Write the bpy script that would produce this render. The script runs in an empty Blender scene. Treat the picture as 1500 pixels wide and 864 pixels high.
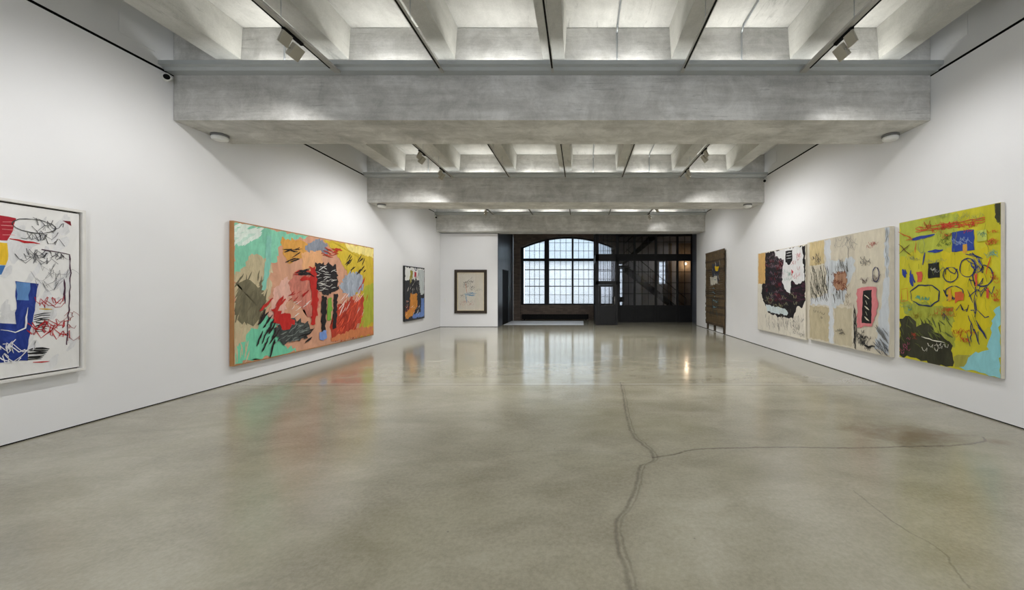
import bpy, bmesh, math, random
from mathutils import Vector, Matrix
C = bpy.context.scene.collection
PI = math.pi
# ------------------------------------------------------------------ camera constants (photo 1500x864)
F, CX, CY, H = 560.0, 851.0, 422.5, 1.58
XL, XR = -5.78, 4.96
def zy(py, Y): return H + (CY - py) * Y / F
def xy(px, Y): return (px - CX) * Y / F
def wallpt(px, py, X):
    Y = F * X / (px - CX)
    return Y, zy(py, Y)

# ------------------------------------------------------------------ mesh helpers
class MB:
    def __init__(s): s.bm = bmesh.new()
    def box(s, x0, x1, y0, y1, z0, z1, mi=0, bev=0.0):
        b = bmesh.new()
        v = [b.verts.new((x, y, z)) for x in (x0, x1) for y in (y0, y1) for z in (z0, z1)]
        for f in ((0,1,3,2),(4,6,7,5),(0,4,5,1),(2,3,7,6),(0,2,6,4),(1,5,7,3)):
            b.faces.new([v[i] for i in f])
        bmesh.ops.recalc_face_normals(b, faces=b.faces)
        if bev > 0: bmesh.ops.bevel(b, geom=b.edges[:], offset=bev, segments=2, affect='EDGES', profile=.6)
        s.merge(b, mi); return s
    def merge(s, b, mi=0, M=None):
        if M is not None: b.transform(M)
        mp = {}
        for v in b.verts: mp[v] = s.bm.verts.new(v.co)
        for f in b.faces:
            n = s.bm.faces.new([mp[v] for v in f.verts]); n.material_index = mi; n.smooth = f.smooth
        b.free()
    def tube(s, p, q, r, n=10, mi=0, r2=None):
        p, q = Vector(p), Vector(q); d = q - p
        b = bmesh.new()
        bmesh.ops.create_cone(b, cap_ends=True, segments=n, radius1=r, radius2=r if r2 is None else r2, depth=d.length)
        for f in b.faces:
            if len(f.verts) == 4: f.smooth = True
        s.merge(b, mi, Matrix.Translation((p + q) / 2) @ d.to_track_quat('Z', 'Y').to_matrix().to_4x4()); return s
    def path(s, pts, r, n=8, mi=0):
        for a, b in zip(pts, pts[1:]): s.tube(a, b, r, n, mi)
        for a in pts[1:-1]:
            b = bmesh.new(); bmesh.ops.create_uvsphere(b, u_segments=n, v_segments=6, radius=r)
            s.merge(b, mi, Matrix.Translation(a))
        return s
    def lathe(s, prof, n=28, mi=0, M=None):
        b = bmesh.new(); rings = []
        for r, z in prof:
            rings.append([b.verts.new((r*math.cos(2*PI*k/n), r*math.sin(2*PI*k/n), z)) for k in range(n)])
        for a, c in zip(rings, rings[1:]):
            for k in range(n):
                f = b.faces.new((a[k], a[(k+1) % n], c[(k+1) % n], c[k])); f.smooth = True
        b.faces.new(rings[0][::-1]); b.faces.new(rings[-1])
        bmesh.ops.recalc_face_normals(b, faces=b.faces)
        s.merge(b, mi, M); return s
    def prism(s, prof, x0, x1, mi=0):
        """profile of (y,z) points extruded along x"""
        b = bmesh.new()
        A = [b.verts.new((x0, y, z)) for y, z in prof]; B = [b.verts.new((x1, y, z)) for y, z in prof]
        n = len(prof)
        for k in range(n): b.faces.new((A[k], A[(k+1) % n], B[(k+1) % n], B[k]))
        b.faces.new(A[::-1]); b.faces.new(B)
        bmesh.ops.recalc_face_normals(b, faces=b.faces); s.merge(b, mi); return s
    def extr(s, prof, y0, y1, mi=0):
        """profile of (x,z) points extruded along y"""
        b = bmesh.new()
        A = [b.verts.new((x, y0, z)) for x, z in prof]; B = [b.verts.new((x, y1, z)) for x, z in prof]
        n = len(prof)
        for k in range(n): b.faces.new((A[k], A[(k+1) % n], B[(k+1) % n], B[k]))
        b.faces.new(A[::-1]); b.faces.new(B)
        bmesh.ops.recalc_face_normals(b, faces=b.faces); s.merge(b, mi); return s
    def build(s, name, mats, parent=None, origin=None):
        me = bpy.data.meshes.new(name)
        s.bm.to_mesh(me); s.bm.free()
        if not isinstance(mats, (list, tuple)): mats = [mats]
        for m in mats: me.materials.append(m)
        o = bpy.data.objects.new(name, me); C.objects.link(o)
        if parent is not None: o.parent = parent
        if origin is not None:
            me.transform(Matrix.Translation(-Vector(origin))); o.location = origin
        return o
def tag(o, label=None, cat=None, group=None, kind=None):
    if label: o['label'] = label
    if cat: o['category'] = cat
    if group: o['group'] = group
    if kind: o['kind'] = kind
    return o
def empty(name, loc=(0,0,0), rz=0):
    o = bpy.data.objects.new(name, None); C.objects.link(o); o.location = loc; o.rotation_euler.z = rz
    o.empty_display_size = .1
    return o
def children(o): return [x for x in C.objects if x.parent is o]
def copy_tree(o, parent=None):
    c = o.copy(); C.objects.link(c); c.parent = parent
    for ch in children(o): copy_tree(ch, c)
    return c

# ------------------------------------------------------------------ materials
def srgb(r, g, b):
    f = lambda c: (c/255)/12.92 if c/255 <= .04045 else (((c/255)+.055)/1.055)**2.4
    return (f(r), f(g), f(b), 1)
class NT:
    def __init__(s, name):
        s.m = bpy.data.materials.new(name); s.m.use_nodes = True
        s.t = s.m.node_tree; s.N = s.t.nodes; s.L = s.t.links
        s.b = s.N['Principled BSDF']
    def n(s, typ, ins=None, **kw):
        x = s.N.new(typ)
        for k, v in kw.items(): setattr(x, k, v)
        for k, v in (ins or {}).items():
            if hasattr(v, 'is_output') or isinstance(v, bpy.types.NodeSocket): s.L.new(v, x.inputs[k])
            else: x.inputs[k].default_value = v
        return x
    def math(s, op, a, b=None, c=None, clamp=False):
        x = s.N.new('ShaderNodeMath'); x.operation = op; x.use_clamp = clamp
        for i, v in enumerate((a, b, c)):
            if v is None: continue
            if isinstance(v, bpy.types.NodeSocket): s.L.new(v, x.inputs[i])
            else: x.inputs[i].default_value = v
        return x.outputs[0]
    def coords(s, scale=(1,1,1)):
        tc = s.n('ShaderNodeTexCoord')
        mp = s.n('ShaderNodeMapping', {'Vector': tc.outputs['Object'], 'Scale': scale})
        return mp.outputs[0]
    def noise(s, vec, scale, detail=6, rough=.6, dist=0):
        return s.n('ShaderNodeTexNoise', {'Vector': vec, 'Scale': scale, 'Detail': detail, 'Roughness': rough, 'Distortion': dist}).outputs['Fac']
    def ramp(s, fac, stops, interp='LINEAR'):
        r = s.n('ShaderNodeValToRGB', {'Fac': fac}); r.color_ramp.interpolation = interp
        e = r.color_ramp.elements
        while len(e) < len(stops): e.new(.5)
        for i, (p, c) in enumerate(stops):
            e[i].position = p; e[i].color = c if isinstance(c, (tuple, list)) else (c, c, c, 1)
        return r.outputs['Color']
    def mix(s, fac, a, b, mode='MIX'):
        x = s.n('ShaderNodeMix', data_type='RGBA', blend_type=mode)
        for sock, v in ((x.inputs[0], fac), (x.inputs[6], a), (x.inputs[7], b)):
            if isinstance(v, bpy.types.NodeSocket): s.L.new(v, sock)
            else: sock.default_value = v
        return x.outputs[2]
    def set(s, **kw):
        for k, v in kw.items():
            k = {'color': 'Base Color', 'rough': 'Roughness', 'metal': 'Metallic', 'spec': 'Specular IOR Level',
                 'coat': 'Coat Weight', 'coatr': 'Coat Roughness', 'normal': 'Normal'}[k]
            if isinstance(v, bpy.types.NodeSocket): s.L.new(v, s.b.inputs[k])
            else: s.b.inputs[k].default_value = v
    def bump(s, h, strength=.2, dist=.01):
        return s.n('ShaderNodeBump', {'Height': h, 'Strength': strength, 'Distance': dist}).outputs[0]

def plain(name, col, rough=.6, metal=0, var=.06, scale=6, spec=.5):
    m = NT(name); v = m.coords()
    n = m.noise(v, scale, 4)
    c = [x for x in col[:3]]
    m.set(color=m.ramp(n, [(.3, tuple(x*(1-var) for x in c)+(1,)), (.7, tuple(min(1, x*(1+var)) for x in c)+(1,))]),
          rough=rough, metal=metal, spec=spec)
    m.set(normal=m.bump(m.noise(v, scale*12, 3), .05, .002))
    return m.m

def concrete(name, lo, mid, hi, sc=(1,1,1), seed=0., pits=True, line=1.0):
    m = NT(name)
    tc = m.n('ShaderNodeTexCoord')
    geo = m.n('ShaderNodeNewGeometry')
    v0 = m.n('ShaderNodeMapping', {'Vector': geo.outputs['Position'], 'Location': (seed, seed*.7, seed*.3)}).outputs[0]
    vs = m.n('ShaderNodeMapping', {'Vector': v0, 'Scale': sc}).outputs[0]
    big = m.noise(v0, .8, 7, .62, .3)
    streak = m.noise(vs, 3.0, 8, .7, .2)
    med = m.noise(v0, 3.2, 8, .7, .8)
    f = m.math('ADD', m.math('ADD', m.math('MULTIPLY', big, .38), m.math('MULTIPLY', streak, .30)), m.math('MULTIPLY', med, .32))
    col = m.ramp(f, [(.40, lo), (.5, mid), (.59, hi)])
    # formwork tie marks and dark scuffs
    sp = m.noise(m.n('ShaderNodeMapping', {'Vector': vs, 'Location': (3, 9, 5)}).outputs[0], 7, 9, .75, .6)
    dark = m.ramp(sp, [(.56, 0.), (.64, 1.)])
    patch = m.ramp(m.noise(v0, 1.6, 3), [(.47, 0.), (.58, 1.)])
    col = m.mix(m.math('MULTIPLY', m.math('MULTIPLY', dark, patch), .55), col, tuple(x*.45 for x in lo[:3])+(1,))
    wsp = m.noise(m.n('ShaderNodeMapping', {'Vector': v0, 'Location': (13, 2, 7)}).outputs[0], 9, 10, .8, 1.2)
    wpatch = m.ramp(m.noise(v0, 1.1, 3), [(.54, 0.), (.66, 1.)])
    col = m.mix(m.math('MULTIPLY', m.math('MULTIPLY', m.ramp(wsp, [(.61, 0.), (.67, 1.)]), wpatch), .6), col, tuple(min(1, x*1.6) for x in hi[:3])+(1,))
    fine = m.noise(v0, 60, 4)
    col = m.mix(.25, col, m.ramp(fine, [(.3, tuple(x*.75 for x in mid[:3])+(1,)), (.7, tuple(min(1, x*1.2) for x in mid[:3])+(1,))]))
    vor = m.n('ShaderNodeTexVoronoi', {'Vector': v0, 'Scale': 14.}).outputs['Distance']
    pit = m.ramp(vor, [(.03, 0.), (.07, 1.)])
    h = m.math('ADD', m.math('MULTIPLY', streak, .6), m.math('MULTIPLY', pit, .3))
    m.set(color=col, rough=.8, spec=.25, normal=m.bump(h, .35, .012))
    return m.m

M = {}
M['concrete'] = concrete('board_marked_concrete', (.34,.332,.305,1), (.55,.541,.51,1), (.77,.76,.73,1), (.25, 1, 2.6), 0)
M['concrete_rib'] = concrete('rib_concrete', (.40,.395,.36,1), (.50,.495,.455,1), (.60,.592,.55,1), (1, .2, 1.5), 4.)
M['slab'] = concrete('slab_concrete', (.44,.435,.405,1), (.56,.555,.52,1), (.66,.65,.61,1), (1.4, .25, 1), 8.)
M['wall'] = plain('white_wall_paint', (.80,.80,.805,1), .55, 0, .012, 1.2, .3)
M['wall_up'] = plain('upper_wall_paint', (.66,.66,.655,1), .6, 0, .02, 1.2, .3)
M['gap'] = plain('dark_shadow_gap', (.004,.004,.004,1), .95, 0, .06, 6, .05)
M['rail'] = plain('grey_painted_steel', srgb(172,176,176), .45, 0, .03, 5)
M['track'] = plain('track_aluminium', srgb(170,168,162), .45, .1, .03, 5)
M['black'] = plain('black_paint', (.005,.005,.005,1), .7, 0, .06, 6, .1)
M['steel_dark'] = plain('dark_steel', (.0085,.0085,.009,1), .5, 0, .2, 3, .25)
M['clad'] = plain('blackened_steel_cladding', (.06,.068,.082,1), .38, .3, .25, 2)
M['head'] = plain('spotlight_body', srgb(168,163,148), .4, .1, .05, 6)
M['white_plastic'] = plain('white_plastic', srgb(228,228,224), .4)
M['grey_plastic'] = plain('grey_plastic', srgb(110,110,108), .5)
M['conduit'] = plain('galvanised_conduit', srgb(178,182,184), .32, .6, .05, 9)
M['chrome'] = plain('brushed_chrome', (.6,.6,.6,1), .25, 1.)
M['jamb'] = plain('blue_grey_painted_steel', srgb(118,124,136), .35, .3)

def m_floor():
    m = NT('polished_concrete_floor')
    geo = m.n('ShaderNodeNewGeometry'); P = geo.outputs['Position']
    sep = m.n('ShaderNodeSeparateXYZ', {'Vector': P}); X, Y = sep.outputs[0], sep.outputs[1]
    def mp(loc=(0,0,0), sc=(1,1,1), rot=(0,0,0)):
        return m.n('ShaderNodeMapping', {'Vector': P, 'Location': loc, 'Scale': sc, 'Rotation': rot}).outputs[0]
    big = m.noise(mp((0,0,0), (.55,1,1), (0,0,.35)), .7, 8, .6, .6)
    med = m.noise(mp((5,3,0), (.8,1.3,1), (0,0,-.3)), 2.2, 8, .65, .5)
    f = m.math('ADD', m.math('MULTIPLY', big, .6), m.math('MULTIPLY', med, .4))
    col = m.ramp(f, [(.37, (.232,.212,.150,1)), (.48, (.292,.271,.200,1)), (.61, (.372,.352,.272,1))])
    fine = m.noise(mp(), 34, 4, .75)
    col = m.mix(.17, col, m.ramp(fine, [(.36, (.12,.11,.078,1)), (.64, (.44,.425,.35,1))]))
    # aggregate speckles
    vo = m.n('ShaderNodeTexVoronoi', {'Vector': mp(), 'Scale': 75.}); 
    spk = m.ramp(vo.outputs['Distance'], [(.08, 1.), (.14, 0.)])
    agg = m.ramp(m.noise(mp((2,7,0)), .9, 4), [(.48, 0.), (.62, 1.)])
    col = m.mix(m.math('MULTIPLY', m.math('MULTIPLY', spk, agg), .0), col, (.09,.083,.07,1))
    vo2 = m.n('ShaderNodeTexVoronoi', {'Vector': mp((9,1,0)), 'Scale': 3.1})
    pit = m.ramp(vo2.outputs['Distance'], [(.012, 1.), (.03, 0.)])
    col = m.mix(m.math('MULTIPLY', pit, .6), col, (.10,.095,.085,1))
    # yellowish zones
    yel = m.ramp(m.noise(mp((1.3,8,0)), .45, 3), [(.5, 0.), (.66, 1.)])
    col = m.mix(m.math('MULTIPLY', yel, .25), col, (.25,.235,.125,1))
    # brown stain near the right wall
    def blob(cx, cy, rx, ry, nz=.5):
        dx = m.math('DIVIDE', m.math('SUBTRACT', X, cx), rx); dy = m.math('DIVIDE', m.math('SUBTRACT', Y, cy), ry)
        d = m.math('SQRT', m.math('ADD', m.math('MULTIPLY', dx, dx), m.math('MULTIPLY', dy, dy)))
        d = m.math('ADD', d, m.math('MULTIPLY', m.math('SUBTRACT', med, .5), nz*4))
        return m.ramp(d, [(.2, 1.), (1., 0.)])
    col = m.mix(m.math('MULTIPLY', blob(3.6, 4.15, .62, .42), .75), col, (.13,.085,.04,1))
    col = m.mix(m.math('MULTIPLY', blob(4.3, 3.95, .16, .1, .3), .5), col, (.17,.12,.06,1))
    # cracks: X position as a curve of Y, Y given as y/16
    def crack(pts, half, strength, colr, y0, y1, off=0., axis=0):
        A, B = (Y, X) if axis == 0 else (X, Y)
        lo = min(p[1 if axis == 0 else 0] for p in pts); hi = max(p[1 if axis == 0 else 0] for p in pts)
        oo = [(p[0] if axis == 0 else p[1]) for p in pts]; omin, omax = min(oo)-.01, max(oo)+.01
        t = m.math('DIVIDE', m.math('SUBTRACT', A, lo), hi-lo)
        fc = m.n('ShaderNodeFloatCurve', {'Value': t}); cv = fc.mapping.curves[0]
        ps = sorted(((p[1 if axis == 0 else 0]-lo)/(hi-lo), ((p[0] if axis == 0 else p[1])-omin)/(omax-omin)) for p in pts)
        cv.points[0].location = ps[0]; cv.points[-1].location = ps[-1]
        for q in ps[1:-1]: cv.points.new(*q)
        fc.mapping.update()
        cen = m.math('ADD', m.math('MULTIPLY', fc.outputs[0], omax-omin), omin+off)
        nz = m.math('MULTIPLY', m.math('SUBTRACT', m.noise(mp((off*40,3,0)), 9, 5, .7), .5), .06)
        d = m.math('ABSOLUTE', m.math('SUBTRACT', m.math('ADD', B, nz), cen))
        k = m.ramp(m.math('DIVIDE', d, half), [(.25, 1.), (1., 0.)])
        inr = m.math('MULTIPLY', m.math('GREATER_THAN', A, lo), m.math('LESS_THAN', A, hi))
        br = m.ramp(m.noise(mp((off*10+1,1,0)), 6, 5, .8), [(.3, .35), (.6, 1.)])
        return m.math('MULTIPLY', m.math('MULTIPLY', m.math('MULTIPLY', k, inr), br), strength)
    def fl(px, py):
        yy = H*F/(py-CY); return ((px-CX)*yy/F, yy)
    main = [fl(*p) for p in ((909,560),(913,580),(918,610),(926,635),(943,652),(957,668),(938,682),(930,715),(917,745),(902,775),(906,805),(915,830),(922,863),(925,900))]
    for off, hw, st in ((0., .022, .55), (.036, .012, .4), (.02, .09, .14)):
        col = m.mix(crack(main, hw, st, None, 0, 0, off), col, (.085,.070,.052,1))
    br = [fl(*p) for p in ((955,670),(985,666),(1020,658),(1080,656),(1150,655),(1250,656),(1330,654),(1400,652),(1440,640))]
    col = m.mix(crack(br, .020, .75, None, 0, 0, 0., 1), col, (.085,.070,.052,1))
    b2 = [fl(*p) for p in ((1250,718),(1290,750),(1330,778),(1370,800),(1395,830),(1420,862))]
    col = m.mix(crack(b2[::-1], .010, .45, None, 0, 0, 0.), col, (.085,.070,.052,1))
    b3 = [fl(*p) for p in ((750,662),(830,660),(955,670))]
    col = m.mix(crack(b3, .012, .25, None, 0, 0, 0., 1), col, (.17,.15,.13,1))
    # pour joints
    def joint(yc, hw, st, c):
        nonlocal col
        w = m.math('MULTIPLY', m.math('SUBTRACT', m.noise(mp((yc,0,0)), 2.5, 4), .5), .05)
        d = m.math('DIVIDE', m.math('ABSOLUTE', m.math('SUBTRACT', m.math('ADD', Y, w), yc)), hw)
        k = m.ramp(d, [(.3, 1.), (1., 0.)])
        col = m.mix(m.math('MULTIPLY', k, st), col, c)
    joint(6.33, .05, .45, (.42,.40,.35,1)); joint(6.24, .02, .55, (.16,.145,.125,1))
    joint(11.3, .04, .25, (.18,.17,.15,1))
    # polish: more worn on the near pour, better behind the joint
    st = m.math('MULTIPLY', m.math('SUBTRACT', Y, 6.2), 6., clamp=True)
    r1 = m.math('ADD', m.math('MULTIPLY', med, .10), .165)
    r2 = m.math('ADD', m.math('MULTIPLY', med, .10), .095)
    rough = m.n('ShaderNodeMix', {0: st, 2: r1, 3: r2}, data_type='FLOAT').outputs[0]
    h = m.math('ADD', m.math('MULTIPLY', fine, .3), m.noise(mp((0,0,0), (1,1,1)), 3.5, 5, .6))
    m.set(coat=m.math('MULTIPLY', st, .35), coatr=.10)
    m.set(color=col, rough=rough, spec=1., normal=m.bump(h, .10, .006))
    return m.m
M['floor'] = m_floor()

def m_brick():
    m = NT('dark_brown_brick'); geo = m.n('ShaderNodeNewGeometry')
    v = m.n('ShaderNodeMapping', {'Vector': geo.outputs['Position'], 'Rotation': (PI/2, 0, 0), 'Scale': (4.4, 4.4, 4.4)}).outputs[0]
    b = m.n('ShaderNodeTexBrick', {'Vector': v, 'Color1': (.16,.12,.092,1), 'Color2': (.10,.078,.064,1), 'Mortar': (.085,.075,.066,1),
            'Scale': 1., 'Mortar Size': .018, 'Brick Width': 1., 'Row Height': .33, 'Bias': 0.})
    m.set(color=b.outputs['Color'], rough=.85, normal=m.bump(b.outputs['Fac'], -.4, .01)); return m.m
M['brick'] = m_brick()
def m_extbrick():
    m = NT('pale_street_facade'); geo = m.n('ShaderNodeNewGeometry')
    v = m.n('ShaderNodeMapping', {'Vector': geo.outputs['Position'], 'Rotation': (PI/2, 0, 0), 'Scale': (3, 3, 3)}).outputs[0]
    b = m.n('ShaderNodeTexBrick', {'Vector': v, 'Color1': (.80,.80,.80,1), 'Color2': (.70,.71,.72,1), 'Mortar': (.58,.60,.62,1),
            'Scale': 1., 'Mortar Size': .03, 'Brick Width': 1., 'Row Height': .4})
    m.set(color=b.outputs['Color'], rough=.9); return m.m
M['ext'] = m_extbrick()
M['ext_up'] = plain('pale_sky_stand_in', (.60,.68,.74,1), .8, 0, .08, .8)
M['asphalt'] = plain('street_asphalt', (.25,.25,.25,1), .9)
M['hall'] = plain('hall_plaster', (.52,.51,.51,1), .7, 0, .1, 1.5)
M['hallwarm'] = plain('hall_wood_panelling', (.30,.22,.14,1), .6, 0, .2, 2)
def m_glass(name, tint, tr=.0, gl=.08):
    m = NT(name); m.N.remove(m.b)
    t = m.n('ShaderNodeBsdfTransparent', {'Color': tint})
    g = m.n('ShaderNodeBsdfGlossy', {'Color': (1,1,1,1), 'Roughness': .03})
    a = m.n('ShaderNodeMixShader', {0: gl, 1: t.outputs[0], 2: g.outputs[0]})
    if tr > 0:
        d = m.n('ShaderNodeBsdfTranslucent', {'Color': (.9,.92,.94,1)})
        a = m.n('ShaderNodeMixShader', {0: tr, 1: a.outputs[0], 2: d.outputs[0]})
    m.L.new(a.outputs[0], m.N['Material Output'].inputs[0]); return m.m
M['glass'] = m_glass('window_glass', (.90,.92,.93,1), .25, .05)
M['glass_clear'] = m_glass('partition_glass', (.80,.80,.82,1), 0, .035)
M['glass_frame'] = m_glass('picture_glazing', (.97,.97,.97,1), 0, .02)
def m_emit(name, col, s):
    m = NT(name); m.N.remove(m.b)
    e = m.n('ShaderNodeEmission', {'Color': col, 'Strength': s}); m.L.new(e.outputs[0], m.N['Material Output'].inputs[0]); return m.m
M['lens'] = m_emit('lit_lens', (1,.98,.94,1), 6.)
M['led'] = m_emit('lit_led_strip', (.95,.98,1,1), 4.)
M['lamp'] = m_emit('lit_wall_lamp', (1,.76,.5,1), 4.)

# ------------------------------------------------------------------ SETTING
W = MB(); W.box(-9.5, 9.5, -5, 22.6, -.2, 0); tag(W.build('floor', M['floor']), kind='structure')

SLOT = 4.585
def side_wall(name, x, sgn, y0, y1):
    """x = visible face, sgn = outward direction"""
    m = MB()
    a, b = sorted((x, x + sgn*.16)); m.box(a, b, y0, y1, .014, SLOT, 0, 0)
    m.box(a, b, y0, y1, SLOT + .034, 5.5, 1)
    a, b = sorted((x + sgn*.10, x + sgn*.2)); m.box(a, b, y0, y1, .001, 5.5, 2)
    a, b = sorted((x + sgn*.005, x + sgn*.1)); m.box(a, b, y0, y1, SLOT, SLOT + .034, 2); m.box(a, b, y0, y1, .002, .014, 2)
    return tag(m.build(name, [M['wall'], M['wall_up'], M['gap']]), kind='structure')
side_wall('wall_left', XL, -1, -4.4, 19.9)
side_wall('wall_right', XR, 1, -4.4, 16.4)
m = MB(); m.box(-6, -4.2, -4.6, -4.42, 0, 5.5); m.box(3.4, 5.2, -4.6, -4.42, 0, 5.5); m.box(-4.2, 3.4, -4.6, -4.42, 0, .7); m.box(-4.2, 3.4, -4.6, -4.42, 4.3, 5.5)
tag(m.build('wall_rear', M['wall']), kind='structure')
rw = empty('window_4', (-.4, -4.51, 0)); tag(rw, kind='structure')  # unseen window added in the rear wall to let fill daylight in
m = MB()
for k in range(6): m.box(-3.79+k*1.506, -3.74+k*1.506, -.04, .04, .705, 4.295)
for z in (.705, 2.4, 4.245): m.box(-3.79, 3.79, -.04, .04, z, z+.05)
m.build('window_frame', M['steel_dark'], rw)
MB().box(-3.79, 3.79, -.003, .003, .71, 4.29).build('window_pane', M['glass_clear'], rw)
m = MB(); m.box(-3.36, .12, 16.55, 18.6, .001, .006, 0, .002)  # thin pale rectangle lying flat on the floor
tag(m.build('floor_sheet', plain('pale_grey_sheet', (.58,.60,.62,1), .55, 0, .04, 3)), 'pale grey flat mat on the floor below the arched window', 'mat')
# short white partition closing the left corner under the third girder
YP = 15.7
m = MB(); m.box(XL+.004, -3.42, YP, YP+.16, .014, 3.835); m.box(XL+.004, -3.45, YP+.03, YP+.15, .001, .014, 1)
tag(m.build('wall_end', [M['wall'], M['gap']]), kind='structure')

G = [ # girder front y, back y, bottom z, rail z, slab z in the bay before it, joist bottom
    (-.1, .8, 3.96, 4.60, 5.28, 4.83), (5.42, 6.32, 3.965, 4.60, 5.28, 4.83), (10.33, 11.2, 3.905, 4.56, 5.20, 4.765), (15.25, 16.05, 3.865, 4.51, 5.12, 4.74)]
m = MB()
m.box(-5.95, 5.13, -4.4, .8, 5.28, 5.5); m.box(-5.95, 5.13, .8, 6.323, 5.28, 5.5)
m.box(-5.95, 5.13, 6.323, 11.203, 5.20, 5.5); m.box(-5.95, 5.13, 11.203, 16.05, 5.12, 5.5)
m.box(-9.5, 9.5, 16.06, 22.6, 4.6, 5.5, 1)
tag(m.build('ceiling', [M['slab'], M['black']]), kind='structure')

def girder(i, label):
    y0, y1, z0, rz, sz, jz = G[i]
    o = MB().box(XL+.003, XR-.003, y0, y1, z0, sz-.004 if i < 3 else 5.1, 0, .008).build('concrete_girder', M['concrete'])
    tag(o, label, 'beam', 'wide concrete girders across the gallery')
    return o
girder(1, 'deep weathered concrete girder nearest the viewer, spanning wall to wall')
girder(2, 'concrete girder in the middle, second of the three spanning the gallery')
girder(3, 'furthest concrete girder, directly above the dark steel and glass entrance')

# joists per bay: (x0, x1) of the soffit
bays = {1: [(-5.17,-4.82), (-3.58,-3.29), (-2.02,-1.78), (-.54,-.23), (1.28,1.54), (2.96,3.28), (4.22,4.52)],
        2: [(-5.13,-4.76), (-3.65,-3.28), (-2.07,-1.76), (-.57,-.25), (.95,1.21), (2.46,2.75), (3.94,4.28)],
        3: [(-5.13,-4.76), (-3.65,-3.28), (-2.07,-1.76), (-.57,-.25), (.95,1.21), (2.46,2.75), (3.94,4.28)]}
ordn = ['first', 'second', 'third', 'fourth', 'fifth', 'sixth', 'seventh']
bayname = {1: 'in front of the nearest girder', 2: 'between the nearest and middle girders', 3: 'between the middle and furthest girders'}
for b, xs in bays.items():
    ya, yb, sz, jz = G[b-1][1], G[b][0], G[b][4], G[b][5]
    for k, (x0, x1) in enumerate(xs):
        t = .03
        mm = MB().extr([(x0, jz), (x1, jz), (x1+t, sz-.003), (x0-t, sz-.003)], ya+.003, yb-.003)
        o = mm.build('concrete_joist', M['concrete_rib'])
        tag(o, f'pale concrete ceiling joist, {ordn[k]} from the left wall, {bayname[b]}', 'joist', f'concrete joists {bayname[b]}')

# grey steel channels along each girder, LED light inside each
girder_word = {1: 'nearest', 2: 'middle', 3: 'furthest'}
for i in (1, 2, 3):
    y, z = G[i][0], G[i][3]
    prof = [(y-.004, z), (y-.12, z), (y-.15, z+.035), (y-.2, z+.045), (y-.2, z+.10), (y-.185, z+.10), (y-.185, z+.055), (y-.14, z+.045), (y-.11, z+.015), (y-.004, z+.015)]
    o = MB().prism(prof, XL+.006, XR-.006).build('steel_channel', M['rail'])
    tag(o, f'grey painted steel channel along the face of the {girder_word[i]} girder', 'channel', 'steel channels on the girder faces')
    gaps = [XL] + [v for p in bays[i] for v in p] + [XR]
    MB().box(XL+.05, XR-.05, y-.075, y-.03, z+.016, z+.024).build('light_strip', M['led'], o)
    for k in range(0, len(gaps), 2):
        a, c = gaps[k], gaps[k+1]; w = c - a
        if k == 0 or k == len(gaps)-2: continue
        L = bpy.data.lights.new('uplight', 'AREA'); L.shape = 'RECTANGLE'; L.size = w*.72; L.size_y = .05
        L.energy = (4.2 if i == 1 else 3.3)*w; L.color = (1., .985, .95)
        lo = bpy.data.objects.new('uplight', L); C.objects.link(lo); lo.location = ((a+c)/2, y-.06, z+.035); lo.rotation_euler = (PI, 0, 0)

# conduits
def conduit(pts, label, r=.013):
    o = MB().path(pts, r).build('electrical_conduit', M['conduit'])
    tag(o, label, 'conduit', 'metal electrical conduits on the ceiling')
for b, xs in ((1, (-4.19, .51, 2.27)), (2, (-4.12, .33, 1.84))):
    y, rz, sz = G[b][0], G[b][3], G[b][4]
    nm = ('left', 'middle', 'right')
    for x, w in zip(xs, nm):
        place = {'left': 'between the first and second joists', 'middle': 'between the fourth and fifth joists', 'right': 'between the fifth and sixth joists'}[w]
        conduit([(x-.02, G[b-1][1]+.3, sz-.02), (x, y-.09, sz-.02), (x, y-.018, sz-.09), (x, y-.018, rz+.03)],
                f'thin metal conduit {place}, meeting the {girder_word[b]} girder')

# lighting tracks
tracks = {1: [(-3.37,.085), (-1.92,.04), (-.39,.035), (1.40,.04), (3.07,.085)],
          2: [(-3.43,.05), (-1.90,.04), (-.41,.035), (1.09,.04), (2.62,.05)],
          3: [(-3.43,.05), (-1.90,.04), (-.41,.035), (1.09,.04), (2.62,.05)]}
for b, ts in tracks.items():
    y0, y1 = G[b-1][1]+.05, G[b][0]-.125
    zt = G[b][3]-.004
    for k, (x, w) in enumerate(ts):
        r = empty('lighting_track', (x, y0, zt))
        tag(r, f'slim suspended lighting track, {ordn[k]} from the left, {bayname[b]}', 'lighting track', 'lighting tracks under the joists')
        o = MB().box(-w/2, w/2, 0, y1-y0, -.034, 0, 0, .003).build('track_profile', M['track'], r)
        sl = -w/2 + .012 if x < 0 else w/2 - .012
        if w < .06: sl = 0
        MB().box(sl-.010, sl+.010, .02, y1-y0-.12, -.037, -.033).build('track_slot', M['black'], r)
        L = y1 - y0; jz = G[b][5]
        for q in (.3, L*.5, L-1.0):
            MB().tube((0, q, -.002), (0, q, jz-zt-.004), .004, 6).build('hanger_rod', M['conduit'], r)

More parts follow.
